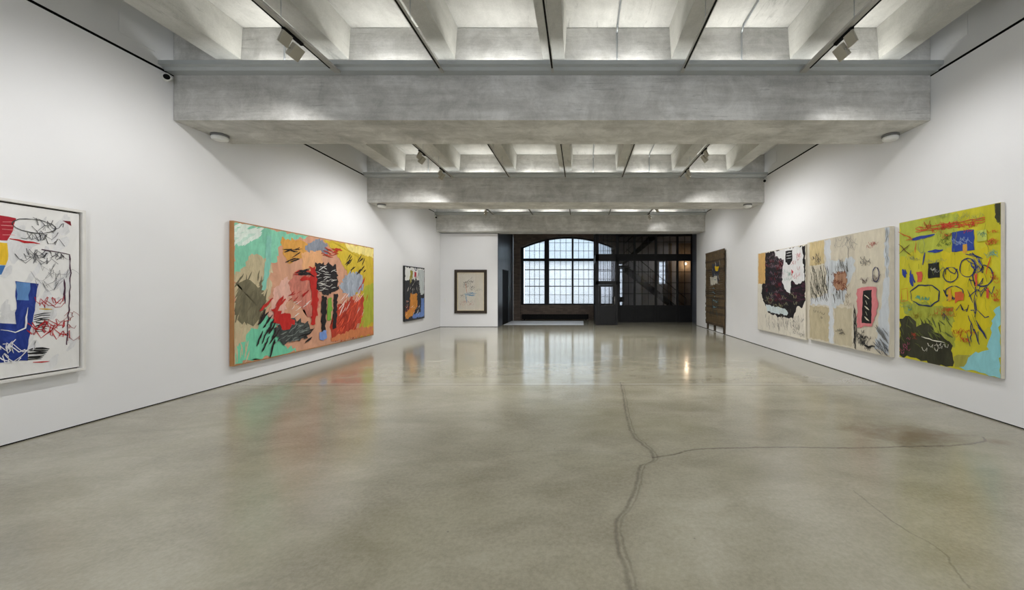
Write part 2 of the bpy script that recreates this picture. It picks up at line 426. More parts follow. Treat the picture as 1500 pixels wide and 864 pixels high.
# spotlight
def make_spot(s):
    """s = +1 aims to +x, -1 aims to -x; origin at the underside of the track"""
    r = empty('track_spotlight')
    MB().box(-.02, .02, -.15, .15, -.03, 0, 0, .004).build('track_adapter', M['black'], r)
    MB().tube((0,-.04,-.03), (0,-.04,-.075), .010).build('stem', M['head'], r)
    # driver plate
    p = MB().box(-.014, .014, -.17, -.03, -.13, .01, 0, .004); p.bm.transform(Matrix.Translation((s*-.01, .0, -.05)) @ Matrix.Rotation(s*-.45, 4, 'Y'))
    p.build('driver_box', M['head'], r)
    R = Matrix.Translation((s*.035, .10, -.12)) @ Matrix.Rotation(s*-.62, 4, 'Y')
    hb = MB().box(-.028, .028, -.075, .075, -.10, .06, 0, .006); hb.bm.transform(R); h = hb.build('lamp_housing', M['head'], r)
    lb = MB().box(s*.028 if s > 0 else -.032, .032 if s > 0 else -.028, -.062, .062, -.085, .045); lb.bm.transform(R); lb.build('lens', M['lens'], h)
    kb = MB().tube((-.012,-.085,-.02), (-.012,-.075,-.02), .013, 12); kb.bm.transform(R); kb.build('tilt_knob', M['chrome'], h)
    return r
sp = {-1: make_spot(-1), 1: make_spot(1)}
used = {-1: False, 1: False}
def place_spot(s, x, y, zt, label, energy, aim, visible=True):
    if not used[s]: o = sp[s]; used[s] = True
    else: o = copy_tree(sp[s])
    o.location = (x, y, zt-.0375)
    o['label'] = label; o['category'] = 'spotlight'; o['group'] = 'track spotlights'
    for dy in (0,):
        L = bpy.data.lights.new('spot', 'SPOT'); L.energy = energy; L.spot_size = math.radians(142); L.spot_blend = 1.0
        L.shadow_soft_size = .05; L.color = (1., .99, .985)
        lo = bpy.data.objects.new('spot', L); C.objects.link(lo)
        lo.location = (x + s*.11, y+.10, zt-.21)
        d = Vector(aim) - lo.location; lo.rotation_euler = d.to_track_quat('-Z', 'Y').to_euler()
E = 350
z1, z2, z3 = G[1][3]-.004, G[2][3]-.004, G[3][3]-.004
place_spot(-1, -3.39, 4.50, z1, 'grey track spotlight in front of the nearest girder, aimed at the left wall', E*.85, (XL, 4.6, -.3))
place_spot(1, 3.09, 4.50, z1, 'grey track spotlight in front of the nearest girder, aimed at the right wall', E*.62, (XR-.2, 4.8, -.6))
place_spot(-1, -3.43, 8.25, z2, 'first grey spotlight on the left track beyond the nearest girder', E*.62, (XL, 8.4, -.3))
place_spot(-1, -3.43, 9.45, z2, 'grey spotlight close to the middle girder on the left track', E, (XL, 9.6, -.3))
place_spot(1, 2.62, 8.15, z2, 'first grey spotlight on the right track beyond the nearest girder', E*.7, (XR, 8.3, -.3))
place_spot(1, 2.62, 9.45, z2, 'grey spotlight close to the middle girder on the right track', E*.8, (XR, 9.6, -.3))
place_spot(1, 2.62, 14.75, z3, 'grey spotlight hanging just in front of the furthest girder, right track', E*.10, (XR, 14.9, -.2))
place_spot(1, 2.62, 13.3, z3, 'small spotlight on the right track beyond the middle girder, further from the furthest girder', E*.6, (XR, 13.4, -.2))
place_spot(-1, -3.43, 12.6, z3, 'hidden fill spotlight added on the left track beyond the middle girder, nearer that girder', E*.7, (XL, 12.8, -.2))  # this and the next: hidden lamps added to light the far bay
place_spot(-1, -3.43, 13.9, z3, 'hidden fill spotlight added on the left track beyond the middle girder, nearer the end wall', E*.4, (-5.0, 15.7, -.2))
place_spot(-1, -3.40, 1.7, z1, 'unseen spotlight added above the viewer aimed at the left wall', E*.75, (XL, 1.9, -.3))  # this and the next: unseen lamps added to brighten the near walls
place_spot(1, 3.10, 1.7, z1, 'unseen spotlight added above the viewer aimed at the right wall', E*.6, (XR, 1.9, -.3))

def fill_spot(x, y, zt, ty, energy, label, cone=165):  # lamp added out of view to fill the floor with light
    o = copy_tree(sp[1]); o.location = (x, y, zt-.0375); o['label'] = label
    L = bpy.data.lights.new('spot', 'SPOT'); L.energy = energy; L.spot_size = math.radians(cone); L.spot_blend = 1.; L.shadow_soft_size = .12; L.color = (1., .99, .98)
    lo = bpy.data.objects.new('spot', L); C.objects.link(lo); lo.location = (x+.11, y+.1, zt-.24)
    lo.rotation_euler = (Vector((x, ty, 0)) - lo.location).to_track_quat('-Z', 'Y').to_euler()
for x, lr in ((-1.92, 'second'), (1.40, 'fourth')):
    fill_spot(x, 1.6, z1, 3.2, 275, f'unseen fill spotlight added on the {lr} track above the viewer, aimed down at the floor')
for x, lr in ((-1.90, 'second'), (1.09, 'fourth')):
    fill_spot(x, 7.0, z2, 8.2, 700, f'unseen fill spotlight added on the {lr} track just beyond the nearest girder, aimed down at the floor', 118)
    fill_spot(x, 11.9, z3, 13.2, 800, f'unseen fill spotlight added on the {lr} track just beyond the middle girder, aimed down at the floor', 118)
# ------------------------------------------------------------------ small devices
def detector(x, y, z, label):
    r = empty('smoke_detector', (x, y, z-.001)); tag(r, label, 'smoke detector', 'smoke detectors under the girders')
    MB().lathe([(.112, 0), (.115, -.012), (.112, -.03), (.095, -.034)]).build('mounting_base', M['grey_plastic'], r)
    MB().lathe([(.100, -.034), (.105, -.045), (.102, -.075), (.085, -.088), (.03, -.092)]).build('detector_body', M['white_plastic'], r)
for x, y, gi, lb in ((-5.60, 5.93, 1, 'white round smoke detector under the nearest girder by the left wall'),
                     (4.80, 5.93, 1, 'white round smoke detector under the nearest girder by the right wall'),
                     (-5.50, 10.55, 2, 'white round smoke detector under the middle girder by the left wall'),
                     (4.60, 10.55, 2, 'white round smoke detector under the middle girder by the right wall')):
    detector(x, y, G[gi][2], lb)
def cctv(x, y, z, s, label, sc=1.):
    r = empty('security_camera', (x, y, z)); tag(r, label, 'security camera', 'dome security cameras on the walls'); r.scale = (sc,)*3
    R = Matrix.Rotation(s*PI/2, 4, 'Y')
    MB().lathe([(.055, .002), (.058, .02), (.055, .045), (.045, .05)], M=R).build('camera_base', M['white_plastic'], r)
    T = Matrix.Translation((s*.055, -.01, -.01)) @ Matrix.Rotation(s*.9, 4, 'Z') @ Matrix.Rotation(.2, 4, 'X') @ R
    T = Matrix.Translation((s*.05, -.012, -.008)) @ Vector((s*.55, -.8, -.25)).to_track_quat('Z', 'Y').to_matrix().to_4x4()
    MB().lathe([(.047, -.03), (.047, .02), (.042, .035), (.03, .037)], M=T).build('camera_ball', M['white_plastic'], r)
    MB().lathe([(.036, .0371), (.034, .042), (.02, .048)], M=T).build('camera_lens', M['black'], r)
cctv(XL, 5.31, 4.515, 1, 'white ball security camera on the left wall beside the nearest girder')
cctv(XR, 10.22, 4.46, -1, 'small security camera on the right wall beside the middle girder')
cctv(XL, 15.12, 4.40, 1, 'small security camera on the left wall beside the furthest girder')
# access panels in upper wall
def acc(x, s, y0, y1, z0, z1, label):
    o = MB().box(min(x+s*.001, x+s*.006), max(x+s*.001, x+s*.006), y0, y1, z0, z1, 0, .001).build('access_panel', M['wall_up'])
    tag(o, label, 'access panel', 'flush access panels above the shadow gap')
acc(XL, 1, 4.78, 5.19, 4.79, 5.06, 'flush painted access panel high on the left wall near the nearest girder')
acc(XR, -1, 4.90, 5.19, 4.84, 5.10, 'flush painted access panel high on the right wall near the nearest girder')
acc(XR, -1, 9.7, 10.1, 4.80, 5.05, 'flush painted access panel high on the right wall near the middle girder')
o = MB().box(-5.62, -5.55, YP-.012, YP-.001, 1.03, 1.17, 0, .002).build('wall_label', M['white_plastic'])
tag(o, 'small white caption card beside the framed drawing on the end wall', 'caption card')

# ------------------------------------------------------------------ END OF GALLERY
YB = 19.2
# dark steel cladding on the left return, with a recessed door
m = MB()
m.box(-3.56, -3.40, YP+.17, 16.052, .002, 3.86)
for a, b2 in ((16.055, 16.56), (17.96, 18.58), (18.59, 19.19)):
    m.box(-3.56, -3.40, a, b2, .002, 4.59)
m.box(-3.56, -3.402, 16.565, 17.25, 2.42, 4.59); m.box(-3.56, -3.402, 17.255, 17.955, 2.42, 4.59)
m.box(-3.418, -3.398, YP-.004, YP+.165, .002, 3.83)
tag(m.build('wall_cladding', M['clad']), kind='structure')
r = empty('door_1', (-3.425, 16.57, 0)); tag(r, kind='structure')
MB().box(-.04, 0, 0, 1.38, .004, 2.41, 0, .004).build('door_leaf', M['black'], r)
MB().path([(.001,1.25,1.0), (.045,1.25,1.0), (.045,1.13,1.0)], .009).build('door_handle', M['steel_dark'], r)

# brick end wall with a segmental arched opening
wx0, wx1 = xy(762, YB), xy(901, YB); spring, apex = zy(362, YB), zy(346, YB)
def arch(t, sp_=spring, ap=apex): return sp_ + (ap-sp_)*(1-(2*t-1)**2)
n = 24
m = MB()
top = 4.59
m.box(-3.398, wx0, YB, YB+.42, .002, top); m.box(wx1, 1.85, YB, YB+.42, .002, top)
prof = [(wx0 + (wx1-wx0)*k/n, arch(k/n)) for k in range(n+1)]
for k in range(n):
    (xa, za), (xb, zb) = prof[k], prof[k+1]
    m.extr([(xa, za), (xb, zb), (xb, top), (xa, top)], YB, YB+.42)
m.box(wx0, wx1, YB+.15, YB+.42, .002, zy(446.5, YB+.15))
tag(m.build('wall_far', M['brick']), kind='structure')

# window 1
YW = YB+.30
wr = empty('window_1', (0, YW, 0)); tag(wr, kind='structure')
zs = zy(446, YW); zt_ = zy(382.5, YW); ztt = zy(378.6, YW)
def WX(px): return xy(px, YW)
def wz(py): return zy(py, YW)
wl, wr_ = wx0+.03, wx1-.03
def archw(x): 
    t = (x-wx0)/(wx1-wx0); return arch(t)-.03
fr = MB()
fr.box(wl-.02, wl+.10, -.05, .05, zs, archw(wl+.05)); fr.box(wr_-.10, wr_+.02, -.05, .05, zs, archw(wr_-.05))
fr.box(wl, wr_, -.05, .05, zs-.02, zs+.05)
fr.box(wl, wr_, -.06, .06, zt_, ztt)
cols = [(768.5, 797.5), (804.5, 837.3), (840.3, 869.5), (873.5, 899)]
for a, b2 in ((797.6, 804.4), (837.4, 840.2), (869.6, 873.4)):
    xa, xb = WX(a), WX(b2); fr.box(xa, xb, -.055, .055, zs, archw((xa+xb)/2)+.02)
for k in range(n):
    xa, xb = wl+(wr_-wl)*k/n, wl+(wr_-wl)*(k+1)/n
    fr.extr([(xa, archw(xa)-.05), (xb, archw(xb)-.05), (xb, archw(xb)+.025), (xa, archw(xa)+.025)], -.05, .05)
fr.build('window_frame', M['steel_dark'], wr)
for a, b2 in cols:
    xa, xb = WX(a), WX(b2)
    g = MB()
    for q in range(1, 4):
        xm = xa + (xb-xa)*q/4; g.box(xm-.010, xm+.010, -.02, .02, zs+.04, archw(xm)-.03)
    for py, th in ((395, .022), (408.7, .012), (419.2, .022), (431.8, .010), (355.6, .008), (367.3, .008)):
        z = wz(py)
        x0_, x1_ = xa, xb
        if z > ztt: # clip under the arch
            xsn = [xa+(xb-xa)*q/20 for q in range(21) if archw(xa+(xb-xa)*q/20) > z+.05]
            if len(xsn) < 2: continue
            x0_, x1_ = xsn[0], xsn[-1]
        g.box(x0_, x1_, -.022, .022, z-th, z+th)
    go = g.build('glazing_bars', M['steel_dark'], wr)
    p = MB()
    for q in range(8):
        xp, xq = xa+(xb-xa)*q/8, xa+(xb-xa)*(q+1)/8
        p.extr([(xp, zs+.04), (xq, zs+.04), (xq, archw(xq)-.02), (xp, archw(xp)-.02)], .003, .007)
    p.build('window_pane', M['glass'], wr)
MB().box(wx0+.01, wx1-.01, -.14, -.06, zs-.05, zs-.015).build('window_sill', M['steel_dark'], wr)
# low heater grille beneath the window
hx0, hx1 = xy(764.5, YB+.1), xy(862, YB+.1)
r = empty('radiator', ((hx0+hx1)/2, YB+.08, 0)); tag(r, 'long low black radiator grille under the arched window', 'radiator')
w = (hx1-hx0)/2
MB().box(-w, w, -.055, .06, .04, .28, 0, .006).build('radiator_case', M['black'], r)
g = MB()
for k in range(60): g.box(-w+.04+(2*w-.08)*k/60, -w+.05+(2*w-.08)*k/60, -.065, -.056, .06, .26)
g.build('grille_slats', M['steel_dark'], r)
ft = MB(); ft.box(-w+.1, -w+.15, -.05, .05, 0, .04); ft.box(w-.15, w-.1, -.05, .05, 0, .04); ft.build('radiator_feet', M['black'], r)

# vestibule with door
YV = 16.45
vx0, vx1 = xy(872.5, YV), xy(905, YV); VT = 4.585
def vX(px): return xy(px, YV) - (vx0+vx1)/2
def vZ(py): return zy(py, YV)
vr = empty('entrance_vestibule', ((vx0+vx1)/2, YV, 0))
tag(vr, 'tall black steel entrance vestibule with a glazed door below panes', 'vestibule')
hw = (vx1-vx0)/2; dep = YB - YV - .01
f = MB()
f.box(-hw, vX(877), 0, .08, .002, VT); f.box(vX(902.3), hw, 0, .08, .002, VT)
f.box(-hw, hw, 0, .08, vZ(382.5), vZ(372)); f.box(-hw, hw, 0, .08, vZ(417), vZ(411.5)); f.box(-hw, hw, -.0, .08, vZ(344), VT)
f.box(-hw, -hw+.06, dep-.08, dep, .002, VT); f.box(-hw, -hw+.05, .08, dep-.08, .002, .8); f.box(-hw, -hw+.05, .08, dep-.08, vZ(382.5), vZ(372))
f.box(-hw, -hw+.05, .08, dep-.08, VT-.5, VT)
for q in (1, 2, 3): f.box(-hw, -hw+.04, dep*q/4-.02, dep*q/4+.02, .8, VT-.5)
f.box(-hw, hw, 0, dep, VT-.02, VT)
f.build('steel_frame', M['steel_dark'], vr)
MB().box(-hw+.02, -hw+.026, .08, dep-.08, .8, VT-.5).build('side_glass', M['glass_clear'], vr)
b_ = MB()
for px in (884, 890, 896):
    b_.box(vX(px)-.011, vX(px)+.011, .02, .06, vZ(411.5), vZ(382.5)); b_.box(vX(px)-.011, vX(px)+.011, .02, .06, vZ(372), vZ(344))
b_.box(vX(877), vX(902.3), .02, .06, vZ(397)-.012, vZ(397)+.012); b_.box(vX(877), vX(902.3), .02, .06, vZ(354)-.02, vZ(354)+.02)
b_.build('transom_bars', M['steel_dark'], vr)
p = MB(); p.box(vX(877), vX(902.3), .036, .042, vZ(411.5), vZ(382.5)); p.box(vX(877), vX(902.3), .036, .042, vZ(372), vZ(344))
p.build('transom_glass', M['glass_clear'], vr)
d = MB(); dx0, dx1 = vX(877), vX(902.3)
d.box(dx0+.004, vX(880.5), .01, .06, .01, vZ(417)-.004); d.box(vX(898), dx1-.004, .01, .06, .01, vZ(417)-.004)
d.box(vX(880.5), vX(898), .01, .06, .01, vZ(448)); d.box(vX(880.5), vX(898), .01, .06, vZ(420), vZ(417)-.004)
d.box(vX(881.5), vX(897), .0, .01, .12, vZ(452), 0, .003)
do = d.build('entrance_door', M['steel_dark'], vr)
g = MB()
for t in (1/3, 2/3):
    xm = vX(880.5)+(vX(898)-vX(880.5))*t; g.box(xm-.008, xm+.008, .02, .05, vZ(448), vZ(420))
g.box(vX(880.5), vX(898), .02, .05, vZ(434)-.008, vZ(434)+.008); g.build('door_glazing_bars', M['steel_dark'], do)
MB().box(vX(880.5), vX(898), .034, .039, vZ(448), vZ(420)).build('door_glass', M['glass_clear'], do)
MB().path([(vX(900.3), .0, .92), (vX(900.3), -.045, .92), (vX(900.3), -.045, 1.22), (vX(900.3), .0, 1.22)], .010).build('door_handle', M['chrome'], do)

# glazed steel partition to the right
YG = 17.87
gx0, gx1 = xy(905, YG), 5.195
gr = empty('glazed_partition', (gx0, YG, 0)); tag(gr, 'black steel and glass partition wall between the vestibule and right wall', 'partition')
def gX(px): return xy(px, YG) - gx0
def gZ(py): return zy(py, YG)
wd = gx1-gx0
f = MB()
f.box(0, wd, 0, .07, gZ(382), gZ(372)); f.box(0, wd, 0, .07, gZ(346), VT)
posts = [(-.0, .05), (gX(928.2), gX(931.2)), (gX(959.2), gX(962.6)), (gX(991), gX(994)), (wd-.05, wd)]
for a, b2 in posts: f.box(a, b2, -.01, .08, .002, VT)
f.build('steel_frame', M['steel_dark'], gr)
f = MB(); f.box(0, wd, .01, .06, .002, gZ(447)); 
for a, b2 in zip(posts, posts[1:]): f.box(a[1]+.05, b2[0]-.05, 0, .012, .10, gZ(447)-.08, 0, .003)
f.build('kick_panel', M['steel_dark'], gr)
nb = [3, 3, 3, 2]
for k in range(4):
    a, b2 = posts[k][1], posts[k+1][0]
    g = MB()
    for q in range(1, nb[k]):
        xm = a+(b2-a)*q/nb[k]; g.box(xm-.012, xm+.012, .015, .055, gZ(447), gZ(382)); g.box(xm-.012, xm+.012, .015, .055, gZ(372), gZ(346))
    for py in (398, 414, 430, 354): g.box(a, b2, .018, .052, gZ(py)-.013, gZ(py)+.013)
    g.build('glazing_bars', M['steel_dark'], gr)
    MB().box(a, b2, .032, .038, gZ(447), gZ(382)).build('lower_glass', M['glass_clear'], gr)
    MB().box(a, b2, .032, .038, gZ(372), gZ(346)).build('upper_glass', M['glass_clear'], gr)
# grey steel return at the right
m = MB(); m.box(5.2, 5.32, 16.3, YG+.1, .002, 4.59); m.box(5.13, 5.2, 16.3, 16.4, .002, 4.59)
tag(m.build('trim_1', M['jamb']), kind='structure')
# stair hall behind the partition
m = MB()
m.box(6.9, 7.05, YG+.1, 22.4, .002, 4.59); m.box(5.33, 7.05, YG, YG+.1, .002, 4.59)
m.box(1.70, 1.85, YB+.43, 22.4, .002, 4.59)
YH = 22.2
def hX(px): return xy(px, YH)
def hZ(py): return zy(py, YH)
wins = [(905.5, 912.5, 448, 386), (965, 976, 416, 382.5)]
xs = [1.85] + [hX(v) for w_ in wins for v in w_[:2]] + [6.9]
for k in range(0, len(xs), 2): m.box(xs[k], xs[k+1], YH, YH+.2, .002, 4.59)
for a, b2, yb_, yt in wins:
    m.box(hX(a), hX(b2), YH, YH+.2, .002, hZ(yb_)); m.box(hX(a), hX(b2), YH, YH+.2, hZ(yt), 4.59)
m.box(hX(993), hX(1022), YH-.03, YH-.002, .002, 4.2, 1); m.box(hX(979), hX(984), YH-.03, YH-.002, .002, 4.2, 1)
tag(m.build('wall_hall', [M['hall'], M['hallwarm']]), kind='structure')
for k, (a, b2, yb_, yt) in enumerate(wins):
    r = empty('window_%d' % (k+2), (hX((a+b2)/2), YH+.1, 0)); tag(r, kind='structure')
    w = (hX(b2)-hX(a))/2-.003; z0, z1_ = hZ(yb_)+.003, hZ(yt)-.003
    f = MB(); f.box(-w, -w+.03, -.03, .03, z0, z1_); f.box(w-.03, w, -.03, .03, z0, z1_); f.box(-w, w, -.03, .03, z0, z0+.03); f.box(-w, w, -.03, .03, z1_-.03, z1_)
    if k: f.box(-.02+.05, .02+.05, -.02, .02, z0, z1_)
    nh = 5
    for q in range(1, nh): f.box(-w, w, -.015, .015, z0+(z1_-z0)*q/nh-.01, z0+(z1_-z0)*q/nh+.01)
    f.build('window_frame', M['steel_dark'], r)
    MB().box(-w, w, .0, .005, z0, z1_).build('window_pane', M['glass'], r)
# stair
def stair(name, label, xa, xb, ya, yb_, z0, z1_, nst):
    r = empty(name, (xa, ya, 0)); tag(r, label, 'staircase')
    dx = (xb-xa)/nst; dz = (z1_-z0)/nst
    t = MB()
    for k in range(nst):
        t.box(min(dx*k, dx*(k+1)), max(dx*k, dx*(k+1)), .04, yb_-ya-.04, z0+dz*(k+1)-.04, z0+dz*(k+1))
    t.build('treads', M['steel_dark'], r)
    for yy in (0, yb_-ya-.04):
        s_ = MB(); s_.extr([(0, z0+.002), (0, z0+.25), (xb-xa, z1_+.05), (xb-xa, z1_-.27)], yy, yy+.04); s_.build('stringer', M['steel_dark'], r)
    rl = MB(); rl.tube((0, .02, z0+1.05), (xb-xa, .02, z1_+.95), .022, 8); rl.tube((0, .02, z0+.6), (xb-xa, .02, z1_+.5), .010, 6)
    rl.build('handrail', M['steel_dark'], r)
    for q in range(0, nst+1, 3):
        MB().tube((dx*q, .02, z0+dz*q+.1), (dx*q, .02, z0+dz*q+1.02), .013, 6).build('baluster', M['steel_dark'], r)
stair('staircase', 'dark steel flight descending to the right behind the partition glass', xy(1005, 20.6), xy(918, 20.6), 20.6, 21.6, 0., 2.75, 15)
stair('staircase', 'dark steel upper flight rising to the right behind the partition glass', xy(914, 19.6), xy(962, 19.6), 19.4, 20.5, 2.80, 4.45, 9)
r = empty('stair_landing', (xy(905, 20.6), 20.5, 0)); tag(r, 'dark steel landing where the two stair flights meet', 'landing')
MB().box(-.1, .42, -1.1, 1.1, 2.66, 2.75, 0, .004).build('landing_plate', M['steel_dark'], r)
for yy in (-1.05, 1.0): MB().box(-.08, 0, yy, yy+.08, 0, 2.66).build('landing_post', M['steel_dark'], r)
# hall lamp
lx, lz = hX(1003.5), hZ(386.5)
r = empty('wall_lamp', (lx, YH-.03, lz)); tag(r, 'small warm lit wall lamp behind the partition glass', 'lamp')
MB().box(-.05, .05, -.03, -.002, -.06, .06, 0, .005).build('lamp_backplate', M['chrome'], r)
MB().lathe([(.02, -.08), (.06, -.05), (.07, 0), (.06, .05), (.02, .08)], M=Matrix.Translation((0, -.11, 0))).build('lamp_globe', M['lamp'], r)
# small box fixed on the glass bay
r = MB().box(hX(908), hX(914), YH-.12, YH-.035, hZ(442), hZ(435), 0, .01).build('control_box', M['black']); tag(r, 'small black wall box beside the narrow hall window', 'box')

# outside: street and pale building, its blue upper block standing in for sky
m = MB(); m.box(-14, 16, 22.7, 30, -.12, -.02); tag(m.build('street_ground', M['asphalt']), kind='structure')
m = MB(); m.box(-14, 16, 30, 31, -.02, 3.72); m.box(-14, 16, 30.03, 31, 3.72, 9, 1); m.box(-14, 16, 29.85, 31, 3.68, 3.80, 1)
tag(m.build('background_building', [M['ext'], M['ext_up']]), kind='structure')

# ------------------------------------------------------------------ PAINTINGS
pcache = {}
def paint(col, var=.16, sc=9, rough=.55):
    k = (col, var, sc)
    if k in pcache: return pcache[k]
    m = NT('paint_%d_%d_%d' % col); v = m.coords((1, 1, .35))
    n1 = m.noise(v, sc, 8, .7, .8); c = srgb(*col)[:3]
    a = tuple(x*(1-var) for x in c)+(1,); b = tuple(min(1, x*(1+var)+.01) for x in c)+(1,)
    m.set(color=m.ramp(n1, [(.35, a), (.5, c+(1,)), (.68, b)]), rough=rough, spec=.3, normal=m.bump(n1, .15, .003))
    pcache[k] = m.m; return m.m

class Canvas:
    """layers of paint on a wall plane; points are read as photo pixels on that plane"""
    def __init__(s, axis, c, lo, hi, seed=1):
        s.axis, s.c, s.lo, s.hi = axis, c, lo, hi      # lo/hi = (u, z) bounds
        s.bm = bmesh.new(); s.mats = []; s.k = 0; s.rnd = random.Random(seed); s.n = 0
    def map(s, px, py):
        if s.axis == 'x': u, z = wallpt(px, py, s.c)
        else: u, z = xy(px, s.c), zy(py, s.c)
        return u, z
    def clamp(s, p): return (min(max(p[0], s.lo[0]), s.hi[0]), min(max(p[1], s.lo[1]), s.hi[1]))
    def mi(s, col, **kw):
        m = paint(col, **kw)
        if m not in s.mats: s.mats.append(m)
        return s.mats.index(m)
    def face(s, pts, mi, off):
        vs = []
        for u, z in pts:
            if s.axis == 'x': d = -1 if s.c > 0 else 1; vs.append(s.bm.verts.new((s.c + d*off, u, z)))
            else: vs.append(s.bm.verts.new((u, s.c - off, z)))
        try:
            f = s.bm.faces.new(vs); f.material_index = mi
        except ValueError: pass
    def _next(s):
        s.k += 1; return .0004 + s.k*.00006
    def poly(s, col, pix, rough=.02, raw=False, sub=6, **kw):
        P = [s.clamp(p if raw else s.map(*p)) for p in pix]
        out = []
        for i in range(len(P)):
            a, b = P[i], P[(i+1) % len(P)]
            L = math.hypot(b[0]-a[0], b[1]-a[1]); nn = max(1, int(L/.05)) if rough else 1
            for q in range(nn):
                t = q/nn; j = rough if q else rough*.4
                p = (a[0]+(b[0]-a[0])*t + s.rnd.uniform(-j, j), a[1]+(b[1]-a[1])*t + s.rnd.uniform(-j, j))
                out.append(s.clamp(p))
        s.face(out, s.mi(col, **kw), s._next())
    def line(s, col, pix, w=.012, jit=.006, raw=False, **kw):
        P = [p if raw else s.map(*p) for p in pix]; mi = s.mi(col, **kw); off = s._next()
        D = []
        for a, b in zip(P, P[1:]):
            L = math.hypot(b[0]-a[0], b[1]-a[1]); nn = max(1, int(L/.05))
            for q in range(nn): D.append((a[0]+(b[0]-a[0])*q/nn + s.rnd.uniform(-jit, jit), a[1]+(b[1]-a[1])*q/nn + s.rnd.uniform(-jit, jit)))
        D.append(P[-1])
        L_, R_ = [], []
        for i, p in enumerate(D):
            q0, q1 = D[max(0, i-1)], D[min(len(D)-1, i+1)]
            dx, dz = q1[0]-q0[0], q1[1]-q0[1]; l = math.hypot(dx, dz) or 1
            ww = w*.5*s.rnd.uniform(.6, 1.25)*(1 if w < .012 else min(1, .35+i*.5, .25+(len(D)-1-i)*.5))
            L_.append(s.clamp((p[0]-dz/l*ww, p[1]+dx/l*ww))); R_.append(s.clamp((p[0]+dz/l*ww, p[1]-dx/l*ww)))
        for i in range(len(D)-1): s.face([L_[i], L_[i+1], R_[i+1], R_[i]], mi, off)
    def brush(s, col, x0, y0, x1, y1, n, w=.02, ang=0., length=.2, jit=.01, **kw):
        """dry brush marks filling a pixel box"""
        for _ in range(n):
            px, py = s.rnd.uniform(x0, x1), s.rnd.uniform(y0, y1); u, z = s.map(px, py)
            a = ang + s.rnd.uniform(-.35, .35); l = length*s.rnd.uniform(.4, 1)
            s.line(col, [(u-math.cos(a)*l/2, z-math.sin(a)*l/2), (u+math.cos(a)*l/2, z+math.sin(a)*l/2)], w*s.rnd.uniform(.5, 1.2), jit, raw=True, **kw)
    def squiggle(s, col, x0, y0, x1, y1, n, size=.06, w=.008, **kw):
        """small looping crayon marks that are not letters"""
        for _ in range(int(n*.75)+1):
            u, z = s.map(s.rnd.uniform(x0, x1), s.rnd.uniform(y0, y1)); pts = []
            ph = s.rnd.uniform(0, 6); k = s.rnd.uniform(1.2, 2.6); L = size*s.rnd.uniform(.6, 1.8)
            for q in range(9):
                t = q/8; pts.append((u + (t-.5)*L + .25*size*math.sin(ph+k*5*t), z + .35*size*math.sin(ph*2+k*8*t)))
            s.line(col, pts, w*.6, .002, raw=True, **kw)
    def oval(s, col, cx, cy, rx, ry, w=.015, **kw):
        u, z = s.map(cx, cy); r = s.rnd.uniform(0, 6)
        s.line(col, [(u+rx*math.cos(r+2*PI*k/18), z+ry*math.sin(r+2*PI*k/18)) for k in range(19)], w, .004, raw=True, **kw)
    def build(s, name, parent):
        bmesh.ops.recalc_face_normals(s.bm, faces=s.bm.faces)
        me = bpy.data.meshes.new(name); s.bm.to_mesh(me); s.bm.free()
        for m in s.mats: me.materials.append(m)
        o = bpy.data.objects.new(name, me); C.objects.link(o)
        o.parent = parent; loc = parent.location
        me.transform(Matrix.Translation(-Vector(loc))); return o

def wall_painting(X, s, y0, y1, z0, z1, th, label, edge, gap=.012, name='painting', group=None):
    """stretched canvas on wall at x=X, s points into the room; returns (root, canvas plane x)"""
    r = empty(name, (X + s*.001, (y0+y1)/2, z0)); tag(r, label, 'painting', group)
    hl = (y1-y0)/2
    xa, xb = sorted((s*gap, s*th))
    MB().box(xa, xb, -hl, hl, 0, z1-z0, 0, .003).build('stretcher', edge, r)
    m2 = MB(); m2.box(min(0, s*gap), max(0, s*gap), -hl+.15, hl-.15, .3, z1-z0-.15); m2.build('hanging_batten', M['gap'], r)
    return r, X + s*(.001+th)
M['canvas_edge'] = plain('raw_canvas', srgb(205,198,180), .8)
M['wood_edge'] = plain('oak_edging', srgb(170,120,70), .5, 0, .15, 4)
M['dark_frame'] = plain('dark_stained_frame', srgb(48,38,26), .45, 0, .3, 6)
M['black_edge'] = plain('black_edging', srgb(22,22,22), .5)
M['white_frame'] = plain('white_lacquer_frame', srgb(222,220,215), .45)

# --- 1: far left, white ground in a white floating frame
y0, y1, z0, z1 = 2.55, 4.40, .645, 2.475
r = empty('painting', (XL+.001, (y0+y1)/2, z0)); tag(r, 'cropped white painting with blue block and red marks in a white frame, far left', 'painting')
hl = (y1-y0)/2; hh = z1-z0
f = MB(); f.box(0, .085, -hl, -hl+.03, 0, hh, 0, .003); f.box(0, .085, hl-.03, hl, 0, hh, 0, .003); f.box(0, .085, -hl+.03, hl-.03, 0, .03, 0, .003); f.box(0, .085, -hl+.03, hl-.03, hh-.03, hh, 0, .003)
f.build('frame', M['white_frame'], r)
MB().box(.004, .02, -hl+.03, hl-.03, .03, hh-.03).build('frame_backing', M['black_edge'], r)
MB().box(.022, .06, -hl+.045, hl-.045, .045, hh-.045).build('stretcher', M['canvas_edge'], r)
c = Canvas('x', XL+.062, (y0+.045, z0+.045), (y1-.045, z1-.045), 3)
c.poly((226,225,222), [c.lo, (c.hi[0], c.lo[1]), c.hi, (c.lo[0], c.hi[1])], 0, True, var=.06, sc=3)
for _ in range(14): c.brush((214,214,214), 5, 300, 110, 540, 3, .09, 1.2, .3)
c.poly((30,52,128), [(-60,470),(-60,534),(40,528),(41,505),(48,468),(53,440),(56,416),(22,412),(23,474)], .008, var=.35)
c.poly((92,134,186), [(23,413),(43,415),(42,440),(24,439)], .01, var=.2)
